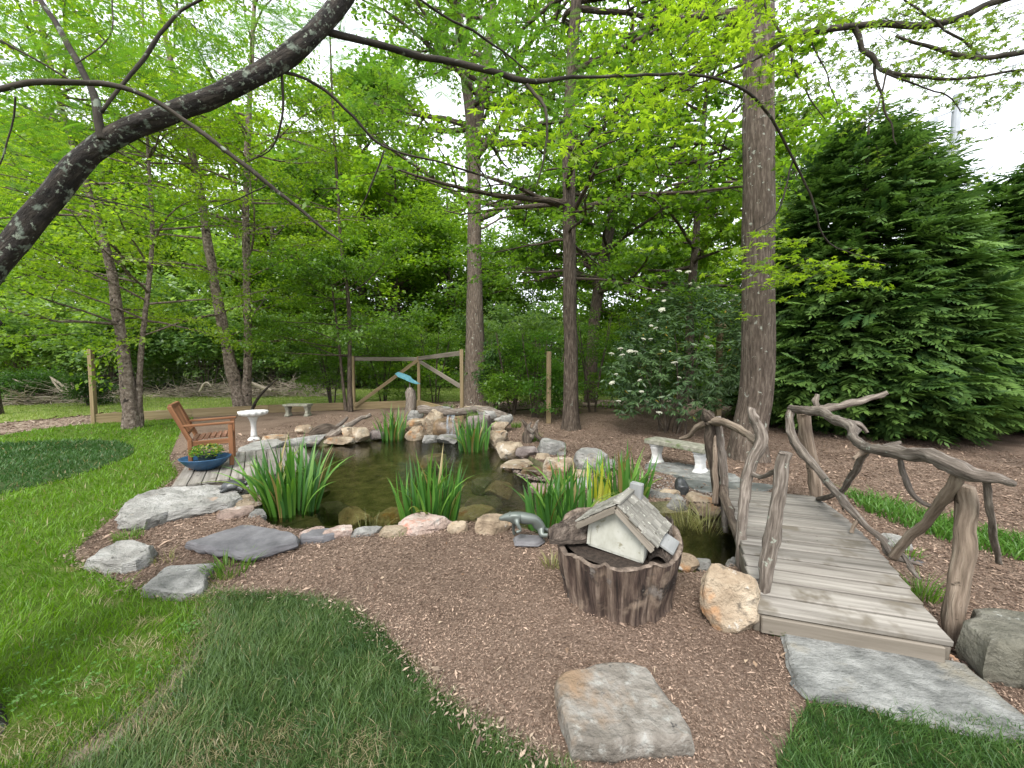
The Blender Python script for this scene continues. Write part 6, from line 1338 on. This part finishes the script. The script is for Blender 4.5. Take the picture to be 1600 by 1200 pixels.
# brush piles at the wood edge
def brush(u0, u1, y, h, n, label, seed):
    r = random.Random(seed); c = atd((u0 + u1) / 2, 630, y); wd = (u1 - u0) / FPX * y; m = MB()
    for i in range(n):
        x = r.uniform(-.5, .5) * wd; zz = r.random() ** 1.6 * h * (1 - (2 * x / wd) ** 2 * .7); a_ = r.uniform(0, 6.28); L = r.uniform(.5, 1.6); el = r.uniform(-.25, .45)
        p_ = Vector((x, r.uniform(-.5, .5), max(.03, zz * .8))); d = Vector((math.cos(a_) * math.cos(el), math.sin(a_) * math.cos(el) * .6, math.sin(el))); P_, R_ = grow(r, p_, d, L, r.uniform(.008, .022), -.03, .15, 3); m.tube(P_, R_, 3, False)
    return tag(m.build("brush_pile", DRYBRUSH, None, (c.x, y, 0)), label, 'brush', kind='stuff')
brush(-10, 60, 15.0, .7, 300, "tangled grey brush pile at the left edge", 1); brush(85, 200, 15.8, .9, 380, "tangled brush pile behind the end fence post", 2); brush(250, 420, 18.2, .9, 480, "pale brush pile behind the flaky birch", 3); brush(390, 520, 18.6, .8, 380, "low pale brush pile behind the concrete bench", 4)
for i, (pp, lb) in enumerate([([(80, 590, 15, 2), (95, 600, 15, 3), (110, 612, 15, 3)], "pale dead branch slanting down left of the end fence post"), ([(78, 588, 15.2, 1), (88, 603, 15.2, 2.5), (98, 612, 15.2, 3)], "second pale dead branch crossing the first one"), ([(96, 592, 15.8, 2), (118, 600, 15.8, 3), (126, 616, 15.8, 3)], "forked pale dead branch over the brush pile"),
                              ([(20, 592, 15, 1.5), (35, 598, 15, 2), (52, 607, 15, 2)], "pale dead branch at the left picture edge"), ([(155, 615, 15.5, 2), (170, 606, 15.5, 2), (180, 600, 15.5, 1)], "thin dead stick right of the end fence post"), ([(390, 597, 17.6, 3), (410, 606, 17.6, 4), (425, 610, 17.6, 3)], "thick pale dead log above the birdbath"),
                              ([(312, 612, 17.4, 2), (318, 600, 17.4, 2), (324, 596, 17.4, 1.5), (330, 604, 17.4, 1)], "bent dead stick left of the flaky birch")]):
    loose("dead_branch", pp, DRYBRUSH, lb, 'branch', 70 + i, n=6)

# ------------------------------------------------------------------ the near tree whose limb crosses the picture
fo_ = Vector((-2.62, 1.36, 0)); ft = empty("bald_cypress", fo_, 0, "near dark lichen-covered tree whose limb arches across the upper left", 'tree')
m = MB(); P_, R_ = path3([(0, 0, 1, 1)] * 2, 0)
TP = [(Vector((-2.57, 1.27, -.12)), .60), (Vector((-2.58, 1.28, .0)), .47), (Vector((-2.64, 1.36, .12)), .33), (Vector((-2.72, 1.37, .35)), .26), (Vector((-2.78, 1.40, .8)), .21), (Vector((-2.85, 1.50, 1.3)), .19), (Vector((-2.85, 1.65, 1.8)), .17)]
m.tube([p - fo_ for p, _ in TP] + [atd(-130, 560, 1.8) - fo_, atd(-60, 480, 1.85) - fo_], [r for _, r in TP] + [.155, .135], 20, False, .2, 3); m.build("trunk", BARK_DARK, ft, smooth=True)
def fl(nm, pts, seed, mat=BARK_DARK, **k): return limb(nm, pts, mat, ft, seed, origin=fo_, **k)
fl("limb", [(-130, 560, 1.8, 36.08), (-60, 475, 1.86, 30.31), (0, 408, 1.9, 26.70), (60, 335, 1.95, 23.81), (130, 245, 2.0, 22.37), (190, 205, 2.05, 20.20), (300, 165, 2.15, 18.04), (420, 110, 2.25, 15.15), (500, 50, 2.35, 14.43), (560, -40, 2.45, 12.99), (600, -140, 2.5, 10.10)], 1, n=20, rough=.14)
BRS = [[(160, 220, 2.0, 9.12), (150, 150, 2.0, 7.16), (105, 65, 2.05, 5.86), (55, -15, 2.1, 5.21)], [(160, 175, 2.0, 3.26), (235, 72, 2.05, 3.90), (275, 22, 2.1, 2.61), (330, -10, 2.1, 1.95)],
       [(-40, 142, 1.7, 5.86), (60, 130, 1.75, 6.51), (150, 128, 1.8, 5.86), (215, 140, 1.85, 4.56), (290, 190, 1.95, 4.56), (380, 255, 2.05, 4.23), (460, 320, 2.15, 3.26), (535, 378, 2.25, 1.30)],
       [(498, 46, 2.36, 5.86), (560, 62, 2.5, 5.21), (640, 85, 2.7, 4.89), (760, 108, 3.0, 4.23), (822, 130, 3.1, 3.90), (900, 120, 3.3, 2.11), (1000, 118, 3.6, 2.11), (1080, 113, 3.9, 1.97), (1165, 135, 4.2, 2.35), (1210, 190, 4.5, 2.35), (1240, 250, 4.8, 2.11), (1270, 310, 5.0, 1.88), (1286, 380, 5.2, 1.40), (1340, 398, 5.4, 0.84), (1392, 415, 5.5, 0.47)],
       [(822, 132, 3.1, 2.93), (858, 170, 3.1, 2.28), (852, 240, 3.15, 1.63), (838, 292, 3.2, 0.98)], [(440, 112, 2.3, 2.61), (500, 130, 2.4, 2.61), (560, 190, 2.5, 2.28), (600, 235, 2.6, 1.95), (700, 255, 2.8, 1.30), (800, 292, 3.0, 0.65)],
       [(600, 235, 2.6, 1.69), (580, 295, 2.65, 1.30), (556, 335, 2.7, 0.65)], [(440, 115, 2.3, 2.28), (447, 180, 2.35, 1.95), (428, 236, 2.4, 1.17), (380, 255, 2.45, 0.65)], [(22, 150, 1.78, 1.95), (15, 228, 1.8, 1.63), (-10, 275, 1.8, 1.30)], [(650, -5, 2.6, 1.63), (700, 30, 2.7, 1.95), (760, 60, 2.85, 1.63), (828, 112, 3.05, 0.98)],
       [(60, 300, 2.0, 1.95), (120, 305, 2.1, 1.63), (200, 320, 2.3, 1.17), (300, 345, 2.5, 0.65)], [(215, 215, 2.1, 1.63), (275, 252, 2.2, 0.98)], [(0, 62, 1.8, 2.61), (60, 95, 1.85, 2.28), (110, 125, 1.9, 1.95)], [(415, 290, 2.4, 1.17), (350, 320, 2.45, 1.04), (250, 352, 2.5, 0.65)], [(120, 100, 2.0, 1.30), (180, 60, 2.05, 1.30), (175, -10, 2.1, 1.30)]]
for i, pp in enumerate(BRS): fl("branch", pp, 10 + i, BARK_BRANCH, n=10 if i < 4 else 7, wig=.01)
# feathery fronds
r = np.random.default_rng(601); cen = []
for (u, v_, y, su, sv, n_) in [(40, 60, 1.9, 70, 50, 60), (140, 60, 2.1, 80, 50, 55), (235, 30, 2.2, 70, 40, 45), (60, 170, 1.9, 60, 50, 45), (130, 170, 2.0, 60, 40, 35), (330, 90, 2.3, 70, 35, 45), (410, 45, 2.3, 60, 40, 50), (470, 20, 2.4, 50, 30, 35), (50, 240, 1.9, 60, 50, 25), (600, 40, 2.6, 60, 40, 45), (700, 60, 2.8, 60, 40, 60),
                               (780, 40, 2.9, 60, 40, 60), (800, 90, 3.0, 50, 40, 45), (850, 160, 3.1, 40, 35, 40), (640, 130, 2.7, 50, 30, 25), (900, 90, 3.2, 50, 40, 30), (330, 130, 2.3, 60, 30, 25), (260, 100, 2.2, 60, 30, 25), (560, 120, 2.5, 40, 30, 20)]:
    for _ in range(int(n_ * 1.7)):
        uu, vv = r.normal(u, su), r.normal(v_, sv)
        if vv < 330: cen.append(tuple(atd(uu, vv, y * r.uniform(1.04, 1.5))))
cen = np.array(cen); n = len(cen); per = 34; a = r.uniform(0, 2 * np.pi, n); O = unit(np.stack([np.cos(a), np.sin(a) * .7, r.uniform(-.55, .1, n)], 1)); nr = unit(np.cross(np.cross(O, np.array((0, 0, 1.0))), O) + r.normal(0, .35, (n, 3))); sd = unit(np.cross(O, nr))
FLn = r.uniform(.10, .20, n); t = np.tile(np.linspace(.05, 1, per), n); s = np.tile(np.where(np.arange(per) % 2, 1.0, -1.0), n)
P = np.repeat(cen, per, 0) + np.repeat(O, per, 0) * (t * np.repeat(FLn, per))[:, None] + np.array((0, 0, -1)) * (t ** 2 * .02)[:, None]
d = np.repeat(O, per, 0) * .55 + np.repeat(sd, per, 0) * s[:, None]; L = np.repeat(FLn, per) * .24 * np.sin(np.pi * (t * .85 + .12)) + .004; tt = r.uniform(0, 1, (n, 1)); col = np.repeat(np.array((.035, .10, .014)) * (1 - tt) + np.array((.10, .21, .025)) * tt, per, 0)
leaf_object("crown", P - np.array(fo_), d, np.repeat(nr, per, 0), L, .0050, col, LEAF, ft)

# lime-leaved maple reaching in from the right
mo = Vector((7.9, 4.9, 0)); mt = empty("lime_maple", mo, 0, "maple with lime-green leaves reaching in from the upper right", 'tree')
m = MB(); m.tube([Vector((0, 0, -.1)), Vector((0, 0, .5)), Vector((-.1, -.1, 2.5)), Vector((-.2, -.2, 4.4)), Vector((-.3, -.3, 6.2))], [.28, .2, .17, .14, .08], 12, True, .15, 2); m.build("trunk", BARK_DARK, mt, smooth=True)
MBR = [[(1790, 120, 4.7, 12.80), (1690, 80, 4.5, 9.60), (1600, 78, 4.4, 6.40), (1545, 92, 4.4, 5.60), (1480, 84, 4.4, 4.00), (1400, 55, 4.5, 2.40)], [(1770, -60, 4.7, 14.40), (1640, -20, 4.5, 9.60), (1560, 0, 4.5, 7.20), (1490, 32, 4.5, 6.80), (1440, 41, 4.5, 6.40), (1340, 38, 4.5, 6.00), (1270, 46, 4.5, 5.60), (1230, 62, 4.5, 4.00), (1180, 92, 4.5, 3.20), (1110, 122, 4.5, 1.60), (1050, 150, 4.5, 0.96)],
       [(1335, 40, 4.5, 4.80), (1345, 70, 4.5, 4.80), (1368, 100, 4.5, 4.40), (1385, 114, 4.45, 4.00), (1440, 120, 4.4, 3.60), (1500, 125, 4.4, 3.20), (1600, 108, 4.4, 2.40)], [(1366, 98, 4.5, 3.20), (1375, 140, 4.5, 2.40), (1388, 190, 4.5, 2.00), (1402, 225, 4.5, 0.96)], [(1385, 114, 4.45, 2.40), (1440, 138, 4.4, 1.60), (1490, 152, 4.4, 1.60), (1500, 175, 4.4, 0.96)],
       [(1235, 60, 4.5, 2.40), (1236, 100, 4.5, 2.00), (1260, 150, 4.5, 1.60), (1290, 185, 4.5, 0.96)], [(1262, 50, 4.5, 1.60), (1290, 110, 4.5, 1.44), (1308, 165, 4.5, 0.80)], [(1230, 62, 4.5, 2.40), (1200, 20, 4.5, 2.08), (1190, -20, 4.5, 1.60)], [(1120, 0, 4.6, 1.60), (1090, 40, 4.6, 1.60), (1060, 80, 4.6, 1.12)], [(1385, 112, 4.45, 2.00), (1376, 160, 4.45, 1.60), (1345, 205, 4.5, 0.80)],
       [(1540, 92, 4.4, 3.20), (1500, 60, 4.4, 2.40), (1440, 20, 4.4, 2.40), (1400, -10, 4.4, 1.60)], [(1240, 250, 4.8, 1.60), (1215, 340, 4.8, 1.60), (1180, 360, 4.8, 0.80)]]
for i, pp in enumerate(MBR): limb("branch", pp, BARK_BRANCH, mt, 80 + i, origin=mo, n=9 if i < 3 else 6, wig=.02)
cen, cl = [], []; twg = MB()
for (u, v_, y, su, sv, n_, k) in [(1130, 40, 4.6, 70, 40, 260, 1), (1190, 30, 4.5, 60, 35, 220, 1), (1110, 100, 4.6, 60, 30, 150, 1), (1050, 40, 4.7, 60, 40, 150, 1), (1230, 110, 4.5, 40, 30, 70, 0), (1330, 20, 4.5, 70, 30, 220, 0), (1450, 20, 4.5, 80, 30, 240, 0), (1560, 40, 4.4, 60, 35, 220, 0), (1500, 110, 4.4, 70, 25, 200, 0), (1400, 140, 4.45, 50, 30, 110, 0),
                                  (1570, 130, 4.4, 50, 20, 130, 0), (1330, 110, 4.5, 50, 35, 110, 0), (1260, 160, 4.5, 30, 25, 50, 0), (1520, 200, 4.4, 30, 25, 60, 0), (1190, 395, 4.9, 60, 25, 150, 1), (1270, 410, 5.1, 45, 25, 130, 1), (1210, 440, 4.9, 50, 15, 60, 1), (780, 185, 3.6, 60, 25, 60, 1), (860, 200, 3.7, 50, 30, 60, 1), (960, 190, 4.0, 60, 30, 90, 1), (1010, 130, 4.0, 60, 40, 90, 1),
                                  (1400, 190, 4.5, 20, 25, 40, 0), (1000, 230, 4.2, 60, 30, 60, 1)]:
    for _ in range(max(3, int(n_ / 8))):
        p_ = np.array(atd(r.normal(u, su), r.normal(v_, sv), y * r.uniform(.9, 1.15))); a_ = r.uniform(0, 6.28); d_ = np.array((math.cos(a_), math.sin(a_), r.uniform(-.35, .25))); d_ /= np.linalg.norm(d_); L_ = r.uniform(.25, .6)
        e_ = p_ + d_ * L_ + np.array((0, 0, -.04)); m_ = (p_ + e_) / 2 + r.normal(0, .02, 3); twg.tube([Vector(p_) - mo, Vector(m_) - mo, Vector(e_) - mo], [.004, .003, .0015], 4, False)
        s_ = np.array((-d_[1], d_[0], 0))
        for k_ in range(11):
            t_ = .12 + .9 * k_ / 10; cen.append(tuple(p_ + (e_ - p_) * t_ + s_ * r.normal(0, .045) + r.normal(0, .012, 3))); cl.append(k)
twg.build("twigwork", BARK_BRANCH, mt)["kind"] = "stuff"
cen = np.array(cen); cl = np.array(cl)[:, None]; n = len(cen); a = r.uniform(0, 2 * np.pi, n); nr = unit(r.normal(0, .4, (n, 3)) + np.array((0, 0, 1.0))); ax1 = unit(np.cross(nr, np.stack([np.cos(a), np.sin(a), np.zeros(n)], 1))); ax2 = np.cross(nr, ax1)
sz = r.uniform(.045, .085, n) * np.where(cl[:, 0] == 1, 1.15, .85); P, D, NN, LL, CC = [], [], [], [], []
tt = r.uniform(0, 1, (n, 1)); base = np.where(cl == 1, np.array((.12, .22, .014)) * (1 - tt) + np.array((.24, .36, .028)) * tt, np.array((.075, .14, .02)) * (1 - tt) + np.array((.17, .25, .045)) * tt)
for ang, s_ in ((-1.9, .6), (-.95, .85), (0, 1.0), (.95, .85), (1.9, .6)): P.append(cen); D.append(ax1 * math.cos(ang) + ax2 * math.sin(ang) + np.array((0, 0, -.25))); NN.append(nr); LL.append(sz * s_); CC.append(base)
LL = np.concatenate(LL); leaf_object("crown", np.concatenate(P) - np.array(mo), np.concatenate(D), np.concatenate(NN), LL, LL * .36, np.concatenate(CC), LEAF, mt)
